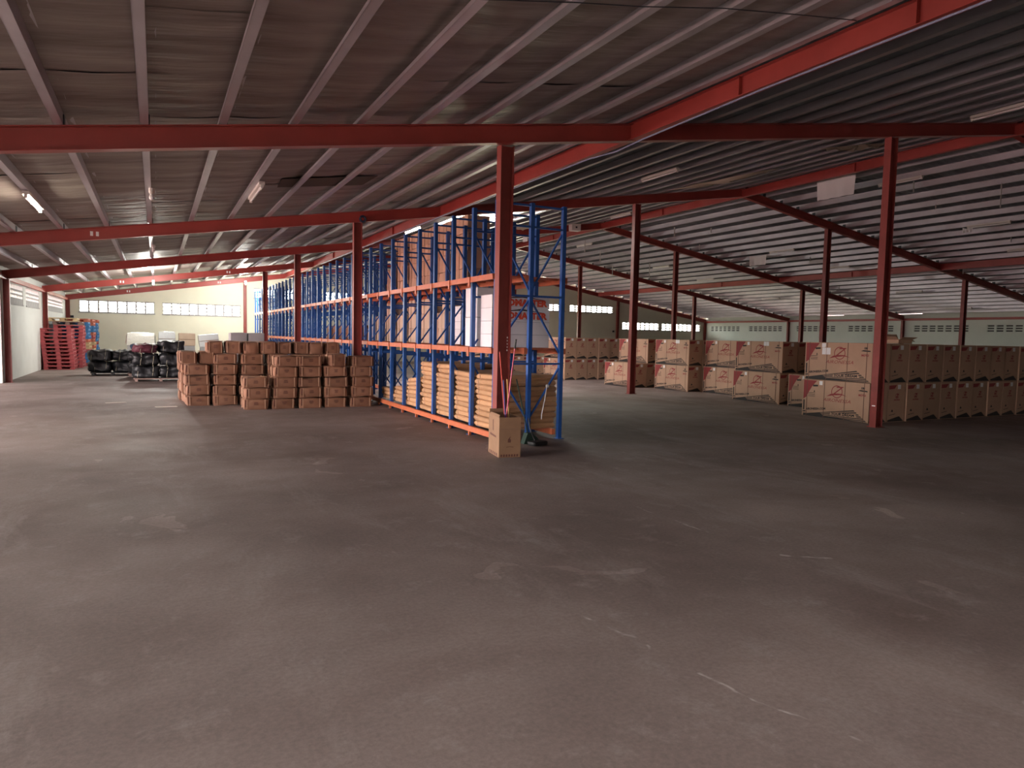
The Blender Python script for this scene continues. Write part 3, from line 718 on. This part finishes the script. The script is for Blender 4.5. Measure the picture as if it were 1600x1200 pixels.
def end_prints():
    P = lambda u, v: (u, -.003, v); P2 = lambda u, v: (u, -.004, v)
    r = MB(); r.poly([P(.02, .76), P(.27, .77), P(.20, .69), P(.02, .68)])
    ringpoly(r, P, .29, .54, .045, .055, 16); stamp(r, SZ_T, P2, .285, .545); stamp(r, SNAME_T, P, .29, .46)
    k = MB(); k.poly([P(.02, .012), P(.02, .045), P(.37, .115), P(.40, .112), P(.54, .012)]); k.poly([P(.12, .215), P(.19, .215), P(.17, .25), P(.155, .265), P(.135, .25)])
    k.poly([P(.06, .135), P(.26, .165), P(.26, .175), P(.06, .145)])
    l = MB(); l.poly([P2(.30, .685), P2(.40, .685), P2(.40, .775), P2(.30, .775)])
    return r.mesh('red_print'), k.mesh('black_print'), l.mesh('label')
sr, sk, spl = side_prints(); er, ek, elb = end_prints()
m = MB(); bv = .006
m.box(0, BW, 0, BL, 0, BH_); boxm = m.mesh('tall_carton')
bm_ = bmesh.new(); bm_.from_mesh(boxm); bmesh.ops.bevel(bm_, geom=bm_.edges[:], offset=.006, segments=1, affect='EDGES'); bm_.to_mesh(boxm); bm_.free()
m = MB()
for u in (.12, .56, 1.06, 1.50): m.box(-.004, -.001, BL-u-.006, BL-u+.006, 0, BH_)
strm = m.mesh('strap')
m = MB(); P_ = lambda u, v: (-.005, BL-u, v); m.poly([P_(.43, .70), P_(.51, .70), P_(.51, .785), P_(.43, .785)]); slm = m.mesh('label')
def notes(lst):
    m = MB()
    for u, v, w, h in lst: m.poly([(-.007, BL-u, v), (-.007, BL-u-w, v), (-.007, BL-u-w, v+h), (-.007, BL-u, v+h)])
    return m.mesh('paper_note')
note_near = notes([(.43, .71, .10, .08), (.44, .55, .10, .145), (.55, .55, .10, .145)]); note_mid = notes([(1.00, .69, .085, .11), (1.09, .69, .085, .11)])
def moto(loc, scale, label, group, side=True, note=None, rzv=0.):
    o = obj('motorcycle_carton', boxm, M['moto'], None, loc, (0, 0, rzv)); o.scale = scale
    obj('red_print', er, M['moto_red'], o); obj('black_print', ek, M['moto_black'], o); obj('label', elb, M['paper'], o)
    if side:
        obj('red_print', sr, M['moto_red'], o); obj('black_print', sk, M['moto_black'], o); obj('print_plate', spl, M['moto'], o); obj('strap', strm, M['strap'], o)
        obj('label', slm, M['paper'], o)
    if note: obj('paper_note', note, M['paper'], o)
    tag(o, label, 'carton', group)
ROWS = [  # name, X0, Y0, spacing, columns lower, columns upper (start, count), upper shift
    ('nearest row', 12.77, 9.02, .595, 14, (0, 14), .02),
    ('row just behind the nearest one', 14.22, 10.68, .58, 5, (2, 3), 0),
    ('third row, left of the near column', 14.20, 12.55, .58, 3, (0, 3), .05),
    ('fourth row', 15.15, 14.75, .575, 3, (0, 3), .04),
    ('fifth row', 14.66, 16.50, .575, 3, (0, 3), .0),
    ('sixth row, behind the middle column', 14.0, 18.42, .575, 3, (1, 2), .0),
    ('long seventh row by the back', 13.82, 22.42, .51, 6, (0, 6), .0),
    ('back row seen through the rack', 11.3, 25.3, .57, 6, (0, 5), .0)]
for ri, (rn, X0, Y0, dx, nl, (us, un), sh) in enumerate(ROWS):
    sc = (min(1, (dx-.006)/BW), 1, 1)
    for c in range(nl):
        moto((X0+c*dx, Y0+random.uniform(-.012, .012)*(c > 0), 0), sc, 'printed carton in the %s, lower layer, %s from left' % (rn, ORD[c]), 'printed motorcycle cartons', side=(c == 0 or random.random() < .0))
    for c in range(us, us+un):
        moto((X0+c*dx+sh+random.uniform(0, .01), Y0+random.uniform(-.015, .015)*(c > 0), BH_+.006), sc, 'printed carton in the %s, upper layer, %s from left' % (rn, ORD[c-us]), 'printed motorcycle cartons',
             side=(c == us), note=(note_near if (ri, c) == (0, 0) else note_mid if (ri, c) in ((2, 0), (4, 0)) else None), rzv=random.uniform(-.01, .01)*(c > us))
# open carton on top
oc = empty('open_carton', (14.02, 9.3, 2*BH_+.012)); tag(oc, 'open kraft carton with flared flaps on top of the nearest printed cartons', 'carton')
m = MB(); m.box(-.22, .22, -.15, -.145, 0, .08); m.box(-.22, .22, .145, .15, 0, .08); m.box(-.22, -.215, -.15, .15, 0, .08); m.box(.215, .22, -.15, .15, 0, .08); m.box(-.22, .22, -.15, .15, 0, .005)
obj('body', m, M['moto'], oc)
for pts in ([(-.22, -.15, .08), (.22, -.15, .08), (.24, -.25, .13), (-.24, -.25, .13)], [(-.22, -.15, .08), (-.22, .15, .08), (-.34, .16, .14), (-.34, -.16, .14)], [(.22, -.15, .08), (.22, .15, .08), (.31, .16, .05), (.31, -.16, .05)], [(-.22, .15, .08), (.22, .15, .08), (.22, .2, .19), (-.22, .2, .19)]):
    m = MB(); m.add(pts+[(p[0], p[1], p[2]+.005) for p in pts], [(0, 1, 2, 3), (7, 6, 5, 4), (0, 4, 5, 1), (1, 5, 6, 2), (2, 6, 7, 3), (3, 7, 4, 0)]); obj('flap', m, M['moto'], oc)
# ------------------------------------------------------------------ pallets
def pallet_proto(w, l, h, mt, name='pallet'):
    t = .024; r = empty(name)
    m = MB(); m.box(-w/2, w/2, -l/2, -l/2+.12, -t*.65, t*.65); board = m.mesh('deck_board')
    m = MB(); m.box(-.075, .075, -.06, .06, 0, h-3.3*t); block = m.mesh('block')
    m = MB(); m.box(-w/2, w/2, -.06, .06, 0, t); runner = m.mesh('bottom_board')
    for k in range(5): obj('deck_board', board, mt, r, (0, k*(l-.12)/4, h-t*.65))
    m = MB()
    for x in (-w/2+.055, 0, w/2-.055): m.box(x-.055, x+.055, -l/2, l/2, h-2.3*t, h-1.3*t)
    obj('stringer_boards', m, mt, r)['kind'] = 'stuff'
    for y in (-l/2+.06, 0, l/2-.06):
        obj('bottom_board', runner, mt, r, (0, y, 0))
        for x in (-w/2+.075, 0, w/2-.075): obj('block', block, mt, r, (x, y, t))
    return r
PH = .1425
pp = {k: [pallet_proto(1.0, 1.2, PH, M[k])] for k in ('red_pallet', 'blue_pallet', 'wood_pallet', 'orange_pallet', 'grey_pallet')}
PG = 'pallets stacked in the far left corner'
nm = {'red_pallet': 'red', 'blue_pallet': 'blue', 'wood_pallet': 'bare pale wood', 'orange_pallet': 'orange red', 'grey_pallet': 'weathered brown'}
for k in range(11): place(pp['red_pallet'], 0, (-3.28-.012*k*(k < 9)-.10*(k >= 9)+random.uniform(-.012, .012), 31.85, k*PH), random.uniform(-.01, .01), 'red pallet in the front stack, %s from the floor' % LAY[k], PG, 'pallet')
for si, (xx, yy, seq) in enumerate([(-3.13, 33.30, ['red_pallet']*12+['grey_pallet', 'wood_pallet']),
                          (-3.02, 34.75, ['red_pallet', 'blue_pallet', 'blue_pallet', 'blue_pallet', 'red_pallet', 'wood_pallet', 'wood_pallet', 'orange_pallet', 'blue_pallet', 'blue_pallet', 'blue_pallet', 'blue_pallet', 'blue_pallet', 'orange_pallet']),
                          (-2.95, 36.20, ['orange_pallet', 'red_pallet', 'orange_pallet', 'red_pallet', 'wood_pallet', 'orange_pallet', 'wood_pallet', 'orange_pallet', 'red_pallet', 'orange_pallet', 'blue_pallet', 'blue_pallet', 'orange_pallet', 'orange_pallet']),
                          (-2.90, 37.65, ['blue_pallet']*6+['red_pallet']+['blue_pallet']*6+['orange_pallet'])]):
    for k, s in enumerate(seq):
        dx = -.18 if (si == 0 and k == 13) else 0
        place(pp[s], 0, (xx+dx+random.uniform(-.03, .03), yy, k*PH), random.uniform(-.015, .015), '%s pallet in the %s stack from the front, %s from the floor' % (nm[s], ORD[si+1], LAY[k]), PG, 'pallet')
for k, pl in pp.items():
    if id(pl[0]) not in used:
        for c in list(pl[0].children): bpy.data.objects.remove(c)
        bpy.data.objects.remove(pl[0])
# ------------------------------------------------------------------ black bales
def bale_mesh(w, l, h, seed, lump=1.):
    bm = bmesh.new(); bmesh.ops.create_cube(bm, size=2); bmesh.ops.subdivide_edges(bm, edges=bm.edges[:], cuts=9, use_grid_fill=True)
    off = Vector((seed*5.3, seed*2.2, seed))
    for v in bm.verts:
        a, b, c = v.co; n = (abs(a)**5+abs(b)**5+abs(c)**5)**(1/5); p = Vector((a/n*w/2, b/n*l/2, c/n*h/2))
        nz = noise.noise(p*4+off)*.05+noise.noise(p*11+off)*.025
        fold = .018*math.sin(p.x*30+3*noise.noise(p*3+off))*(1 if c > .5 else .4)
        p += p.normalized()*(nz+fold*.6)*lump; p.z = max(p.z+h/2, 0); v.co = p
    m = bpy.data.meshes.new('bale'); bm.to_mesh(m); bm.free(); m.polygons.foreach_set('use_smooth', [True]*len(m.polygons)); return m
def bale_proto(w, l, h, seed, mt):
    r = obj('black_bale', bale_mesh(w, l, h, seed, 1.7), mt)
    m = MB(); rnd = random.Random(seed)
    for q in (-.27, .2):
        x = w*q+rnd.uniform(-.05, .05); f = 1.03
        pts = [(x+.02*math.sin(a*3), math.copysign(abs(math.cos(a))**.35, math.cos(a))*l/2*f, h/2+math.copysign(abs(math.sin(a))**.35, math.sin(a))*h/2*f) for a in [2*PI*i/20 for i in range(21)]]
        pts = [(p[0], p[1], max(.006, p[2])) for p in pts]
        m.tube(pts, .006, 5)
    obj('rope', m, M['bale_rope'], r); return r
bps = [bale_proto(.72, .70, .38, s, M['bale']) for s in range(3)]
bpr = [bale_proto(.66, .60, .27, 11, M['bale_red'])]; bpb = [bale_proto(.62, .60, .20, 12, M['bale_blue'])]
BG = 'black bales on low pallets'
for k in (0, 1):
    for c in range(2): place(bps, c+k, (-1.70+.72*c, 27.75, .10+.385*k), random.uniform(-.1, .1), 'black wrapped bale in the left pile, %s layer, %s' % (['lower', 'upper'][k], ['left', 'right'][c]), BG, 'bale')
for k in (0, 1):
    for c in range(2):
        place(bps, c+k+1, (-.28+.74*c, 24.35, .10+.385*k), random.uniform(-.1, .1), 'black wrapped bale in the pile beside the brown cartons, %s layer, %s' % (['lower', 'upper'][k], ['left', 'right'][c]), BG, 'bale')
place(bpr, 0, (-.30, 24.3, .875), .2, 'maroon and black cloth bale on the left of the second pile', BG, 'bale')
place(bps, 1, (.42, 24.5, .875), .05, 'topmost black bale of the pile beside the brown cartons', BG, 'bale')
place(bpb, 0, (-.45, 26.2, .915), -.1, 'dark blue folded bale behind the two black piles', BG, 'bale')
place(bps, 2, (-.45, 26.2, .53), -.1, 'black bale under the dark blue one between the piles', BG, 'bale'); place(bps, 0, (-.45, 26.2, .14), 0, 'lowest black bale between the two piles', BG, 'bale')
def low_pallet(loc, mt, label, w=1.3, l=.9):
    r = empty('low_pallet', loc); m = MB(); m.box(-w/2, w/2, -l/2, l/2, .07, .10); obj('deck', m, mt, r)
    for x in (-w/2+.08, 0, w/2-.08): b = MB(); b.box(x-.04, x+.04, -l/2, l/2, 0, .07); obj('runner', b, mt, r)
    tag(r, label, 'pallet')
low_pallet((-1.35, 27.75, 0), M['black'], 'dark low pallet under the left pile of black bales')
low_pallet((.12, 24.4, 0), M['grey_pallet'], 'brown low pallet under the black bales beside the brown cartons', 1.5)
low_pallet((-.45, 26.2, .04), M['grey_pallet'], 'dark pallet under the bales between the two piles', .8, .7)
# wrapped goods against the back wall
def stacked(name, x0, x1, y, zb, zt, mt, label, tilt=0., cat='carton', crush=.6, seed=80):
    w = x1-x0
    base = obj('plain_carton', carton_mesh(w*.96, .8, zb, seed, .4, 3), M['greybox'], None, ((x0+x1)/2, y+.4, 0)); m = MB(); m.box(-w*.48, w*.48, -.413, -.405, zb*.5, zb*.5+.012); obj('seam', m, M['seam'], base)
    tag(base, 'plain grey carton on the floor under the %s' % label.split(' near')[0], 'carton')
    o = obj(name, carton_mesh(w, .8, zt-zb, seed+1, crush), mt, None, ((x0+x1)/2, y+.4, zb), (0, tilt, 0))
    m = MB(); m.box(-w*.5, w*.5, -.425, -.412, (zt-zb)*.5, (zt-zb)*.5+.012); obj('seam', m, M['seam'] if mt is not M['wrap_white'] else M['paper'], o)
    tag(o, label, cat)
stacked('wrapped_bundle', -1.10, -.05, 33, .92, 1.46, M['wrap_white'], 'white plastic wrapped bundle near the back wall', 0, 'bundle', 1.4, 81)
stacked('wrapped_carton', .10, .74, 33, .90, 1.52, M['wrap'], 'clear plastic wrapped grey carton near the back wall', 0, 'carton', .6, 83)
stacked('beige_carton', .87, 1.52, 33, .93, 1.47, M['tan2'], 'pale beige carton near the back wall', 0, 'carton', .4, 85)
stacked('wrapped_carton', 1.70, 2.50, 33, .90, 1.44, M['wrap'], 'tilted plastic wrapped carton near the back wall', -.12, 'carton', .6, 87)
# ------------------------------------------------------------------ mop carton by the near column
mc = empty('mop_carton', (4.20, 8.33, 0), (0, 0, -.16)); tag(mc, 'open kraft carton holding mops in front of the near red column', 'carton')
w, l, h, t = .30, .50, .535, .005
m = MB(); m.box(-w/2, w/2, -l/2, -l/2+t, 0, h); m.box(-w/2, w/2, l/2-t, l/2, 0, h); m.box(-w/2, -w/2+t, -l/2, l/2, 0, h); m.box(w/2-t, w/2, -l/2, l/2, 0, h); m.box(-w/2, w/2, -l/2, l/2, 0, t)
obj('body', m, M['mopbox'], mc)
m = MB(); m.box(-w/2-.002, w/2+.002, -l/2-.003, -l/2, h*.705, h*.715); obj('crease', m, M['seam'], mc)
for s, (a, b) in enumerate([((-w/2, w/2), (l/2)), ]):
    f = MB(); f.box(-w/2+.01, w/2-.01, l/2-.004, l/2, h, h+.07); obj('flap', f, M['mopbox'], mc)
f = MB(); pts = [(-w/2, -l/2+.02, h), (-w/2, l/2-.02, h), (-w/2+.02, l/2-.04, h+.03), (-w/2+.02, -l/2+.05, h+.03)]; f.add(pts+[(p[0]+.004, p[1], p[2]) for p in pts], [(0, 1, 2, 3), (7, 6, 5, 4), (0, 4, 5, 1), (1, 5, 6, 2), (2, 6, 7, 3), (3, 7, 4, 0)]); obj('flap', f, M['mopbox'], mc)
P = lambda u, v: (u-w/2, -l/2-.002, v)
k = MB(); k.poly([P(.12, .20), P(.16, .20), P(.165, .235), P(.15, .25), P(.16, .285), P(.145, .27), P(.12, .24)]); k.poly([P(.10, .135), P(.15, .143), P(.20, .135), P(.20, .141), P(.15, .149), P(.10, .141)])
for i in range(7): k.poly([P(.02+.037*i, .012), P(.044+.037*i, .012), P(.046+.037*i, .042), P(.02+.037*i, .042)])
P2 = lambda u, v: (-w/2-.002, l/2-u, v)
k.poly([P2(.08, .26), P2(.36, .25), P2(.36, .275), P2(.08, .29)]); k.poly([P2(.20, .33), P2(.235, .33), P2(.235, .48), P2(.20, .48)])
for i in range(5): k.poly([P2(.05+.08*i, .012), P2(.10+.08*i, .012), P2(.10+.08*i, .05), P2(.05+.08*i, .05)])
obj('dark_print', k, M['kraft_dark'], mc)
def pole(name, a, b, r, mt, label, grip=None, cat='mop'):
    o = obj(name, MB().tube([a, b], r, 8), mt, smooth=True); tag(o, label, cat)
    if grip:
        A, B = Vector(a), Vector(b); d = (B-A).normalized(); obj('grip', MB().tube([B-d*.11, B+d*.02], r*1.5, 8), M['black'], o, smooth=True)
    return o
pole('mop', (4.19, 8.38, .012), (4.36, 8.36, 1.55), .009, M['pink'], 'pink red mop handle with a black grip standing in the carton', True)
pole('mop', (4.25, 8.32, .012), (4.09, 8.30, 1.40), .009, M['redpole'], 'red mop handle leaning left in the carton')
pole('mop', (4.21, 8.25, .012), (4.135, 8.26, 1.02), .009, M['violet'], 'dark violet mop handle in the carton')
pole('wooden_stick', (4.31, 8.35, .012), (4.27, 8.42, 1.02), .008, M['yellow'], 'yellow wooden stick at the back of the carton', cat='stick')
br = obj('broom', MB().tube([(4.98, 9.08, .12), (4.72, 9.0, .98)], .010, 8), M['green'], smooth=True); tag(br, 'dark green broom standing upright against the rack end', 'broom')
m = MB(); m.prism([(4.88, .0), (5.18, .0), (5.10, .10), (5.02, .16), (4.94, .16)], 1, 9.02, 9.14); obj('bristles', m, M['green'], br)
o = obj('dust_pan', bale_mesh(.30, .2, .07, 3, .4), M['black'], None, (5.02, 8.86, 0), (0, 0, .3)); tag(o, 'dark flat dust pan on the floor beside the rack end', 'dust pan')
m = MB(); m.tube([(-.05, .0, .06), (-.09, .06, .22), (-.1, .1, .40)], .009, 6); obj('handle', m, M['black'], o)
o = obj('white_rod', MB().tube([(5.46, 9.374, .84), (5.42, 9.366, .62), (5.36, 9.35, .40), (5.355, 9.345, .32)], .008, 6), M['pvc']); tag(o, 'thin white bent rod hanging on the rack end', 'rod')
obj('knob', bale_mesh(.045, .045, .045, 1, .0), M['pvc'], o, (5.46, 9.365, .82))
for i, (x, y, a) in enumerate([(-.80, 17.22, .25), (-.78, 17.12, .25), (.16, 16.03, .05), (.18, 15.95, .05)]):
    m = MB(); m.box(-.2, .2, -.012, .012, 0, .008); o = obj('lath', m, M['lath'], None, (x, y, 0), (0, 0, a))
    tag(o, 'thin pale lath lying on the floor, %s of the %s pair' % (['far one', 'near one'][i % 2], ['left', 'right'][i//2]), 'lath', 'pale laths on the floor')
# ------------------------------------------------------------------ lamps and things under the roof
def tube_lamp(X, Y, on, label, L=1.25, slope=0, drop=.0):
    z = rz(X)+.25-.012-drop
    r = empty('tube_lamp', (X, Y, z)); tag(r, label, 'lamp', 'fluorescent tube lamps under the roof')
    m = MB(); m.box(-.045, .045, -L/2, L/2, -.05, 0); obj('housing', m, M['lampwhite'], r)
    obj('tube', MB().tube([(0, -L/2+.04, -.075), (0, L/2-.04, -.075)], .019, 10), M['tube_on'] if on else M['tube_off'], r, smooth=True)
    for s in (-1, 1): m = MB(); m.box(-.02, .02, s*(L/2-.02)-.02, s*(L/2-.02)+.02, -.1, -.05); obj('tube_holder', m, M['lampwhite'], r)
    return r
tube_lamp(-1.62, 12.75, True, 'lit tube lamp under the foil ceiling at far left', 1.45)
tube_lamp(1.56, 12.75, False, 'unlit white tube lamp under the foil ceiling, right of the bulb', 1.5)
tube_lamp(6.75, 19.6, True, 'bright lit tube lamp just above the blue rack', 1.4, drop=.12)
for X, Y, t in [(10.3, 12.8, 'unlit tube lamp on the dark sheets right of the long red beam'), (13.9, 7.4, 'unlit tube lamp at the right edge of the picture near the ridge'),
             (15.4, 21.3, 'unlit tube lamp near the ridge behind the middle column'), (18.2, 12.3, 'unlit tube lamp behind the near right column top'), (22.8, 12.45, 'unlit tube lamp on the right slope with a white plate'),
             (22.85, 20.4, 'unlit tube lamp on the middle of the right slope'), (23.0, 28.2, 'unlit tube lamp far off on the upper right slope'), (26.0, 28.2, 'unlit tube lamp far off above the long right beam'),
             (25.95, 20.2, 'unlit tube lamp close above the long right beam'), (25.8, 12.8, 'unlit tube lamp at the right picture edge above the long beam'), (31.0, 28.3, 'unlit tube lamp low on the right slope, farther one'),
             (35.1, 28.8, 'unlit tube lamp near the right wall, farther one'), (34.9, 20.2, 'unlit tube lamp near the right wall, nearer one'), (18.3, 28.2, 'unlit tube lamp far off near the ridge'), (31.0, 20.2, 'unlit tube lamp low on the right slope, nearer one')]:
    tube_lamp(X, Y, False, t)
def bulb(X, Y, on, label, drop=0):
    z = rz(X)+.25-drop; r = empty('bulb_lamp', (X, Y, z)); tag(r, label, 'lamp', 'bulb lamps under the foil ceiling')
    if drop: obj('cord', MB().tube([(0, 0, 0), (0, 0, drop+.1)], .006, 5), M['dark'], r)
    obj('holder', MB().tube([(0, 0, -.002), (0, 0, -.06), (0, 0, -.09)], [.045, .045, .03], 12), M['lampwhite'], r, smooth=True)
    if on: glow(r, BULB_W*on, (1, .98, .90), .04, -.24)
    obj('bulb', MB().tube([(0, 0, -.09), (0, 0, -.12), (0, 0, -.15), (0, 0, -.175), (0, 0, -.185)], [.02, .035, .04, .028, .008], 12), M['bulb_on'] if on else M['tube_off'], r, smooth=True)
def glow(o, e, col, size, dz=-.3):
    l = bpy.data.lights.new('bulb_light', 'POINT'); l.energy = e; l.color = col; l.shadow_soft_size = .15
    p = bpy.data.objects.new('bulb_light', l); C.objects.link(p); p.parent = o; p.location = (0, 0, dz)
bulb(-.03, 12.3, False, 'unlit bulb in a white holder on the purlin overhead'); bulb(-.03, 20.4, False, 'unlit bulb in a holder behind the second rafter'); bulb(-.06, 29.5, 1.0, 'small lit bulb on a cord far off near the back wall', .33); bulb(3.91, 36.0, 1.9, 'small lit bulb hanging before the back wall column', .355)
def hang_cloth(X, Y, w, h, tilt, label, mt=None):
    m = MB(); N = 10
    for i in range(N+1):
        for j in range(7):
            u, v = i/N, j/6; m.v.append((.03*math.sin(u*19)*v, (u-.5)*w*(1-.06*v), -v*h-.04*math.sin(PI*u)*(1-v)))
    for i in range(N):
        for j in range(6): m.f.append((i*7+j, i*7+j+1, i*7+8+j, i*7+7+j))
    n = len(m.v); m.v += [(x+.006, y, z) for x, y, z in m.v]; m.f += [tuple(a+n for a in f[::-1]) for f in m.f]
    o = obj('hanging_cloth', m, mt or M['cloth'], None, (X, Y, rz(X)+.24), (0, 0, 0), smooth=True); tag(o, label, 'cloth')
    s = MB(); 
    for yy in (-w/2, w/2): s.tube([(0, yy, -.0), (0, yy, .02)], .004, 5)
    obj('string', s, M['pvc'], o)
hang_cloth(17.0, 13.4, 1.25, .62, 0, 'white cloth hanging under the ridge left of the near right column')
hang_cloth(23.2, 22.0, .95, .42, 0, 'small bluish white cloth hanging on the right slope')
hang_cloth(13.8, 25.8, .42, .38, 0, 'white plastic rag hanging behind the rack end')
hang_cloth(22.95, 13.15, .32, .16, 0, 'white plate hanging at the end of a tube lamp')
CX, CY, CZ = 0, 0, 1.6
def roofhit(px, py):
    d = fwd+rr*((px-800)/F_PX)-uu*((py-600)/F_PX)
    zt = ZE+.25; t = ((zt+SL*XR)-CZ)/(d.z+SL*d.x); return Vector((t*d.x, t*d.y, CZ+t*d.z)), t*1.0
for i, (px, py, py2, t) in enumerate([(1054, 355, 370, 'near the ridge behind the middle column'), (1111, 356, 364, 'on the upper slope left of the far column'), (1093, 382, 391, 'on the slope just right of the middle column'),
        (914, 376, 394, 'above the far window strip, upper one'), (938, 391, 412, 'above the far window strip, long one'), (957, 415, 430, 'above the far window strip, lowest one'), (1015, 411, 434, 'right beside the middle column'),
        (1565, 287, 324, 'near the right picture edge, the longest'), (1462, 320, 327, 'right of the near right column, short'), (1428, 283, 300, 'below the tube lamp by the near right column'),
        (1580, 370, 378, 'near the right picture edge, low down'), (1505, 418, 428, 'on the rafter left of the far right column'), (1266, 402, 408, 'on the middle of the right slope'), (1311, 447, 453, 'below the long right beam')]):
    p, dist = roofhit(px, py); L_ = (py2-py)/F_PX*dist
    o = obj('hanging_strip', MB().bar((0, 0, 0), (.01, 0, -L_), .05, .008, (0, 1, 0)), M['pvc'], None, p); tag(o, 'white strip hanging %s' % t, 'strip', 'white strips hanging from the right roof slope')
    obj('wire', MB().tube([(0, 0, 0), (0, 0, .03)], .004, 5), M['dark'], o)
o = obj('cable_coil', MB().tube([(4.37+.062*math.cos(a), 16.30, 4.30+.062*math.sin(a)) for a in [2*PI*i/24 for i in range(25)]], .028, 8), M['ring'], smooth=True); tag(o, 'dark blue ring shaped coil on the rafter above the second column', 'coil')
obj('hook', MB().tube([(4.37, 16.30, 4.36), (4.37, 16.335, 4.37)], .008, 6), M['dark'], o)
o = obj('junction_box', carton_mesh(.42, .25, .28, 95, .2, 2), M['lampwhite'], None, (15.1, 24.0, 5.92)); tag(o, 'pale box fixed on the third rafter near the ridge', 'box')
m = MB(); m.box(-.04, .04, -.132, -.126, .10, .17); obj('mark', m, M['dark'], o)
for X, Z in ((-3.62, 2.15), (28.42, 2.13)):
    o = obj('wall_socket', MB().box(-.07, .07, -.05, 0, -.06, .06), M['dark'], None, (X, YB, Z)); tag(o, 'small dark box on the cream back wall, %s end' % ('left' if X < 0 else 'right'), 'box')
    m = MB(); m.box(-.05, .05, -.056, -.05, -.04, .04); obj('cover', m, M['black'], o)
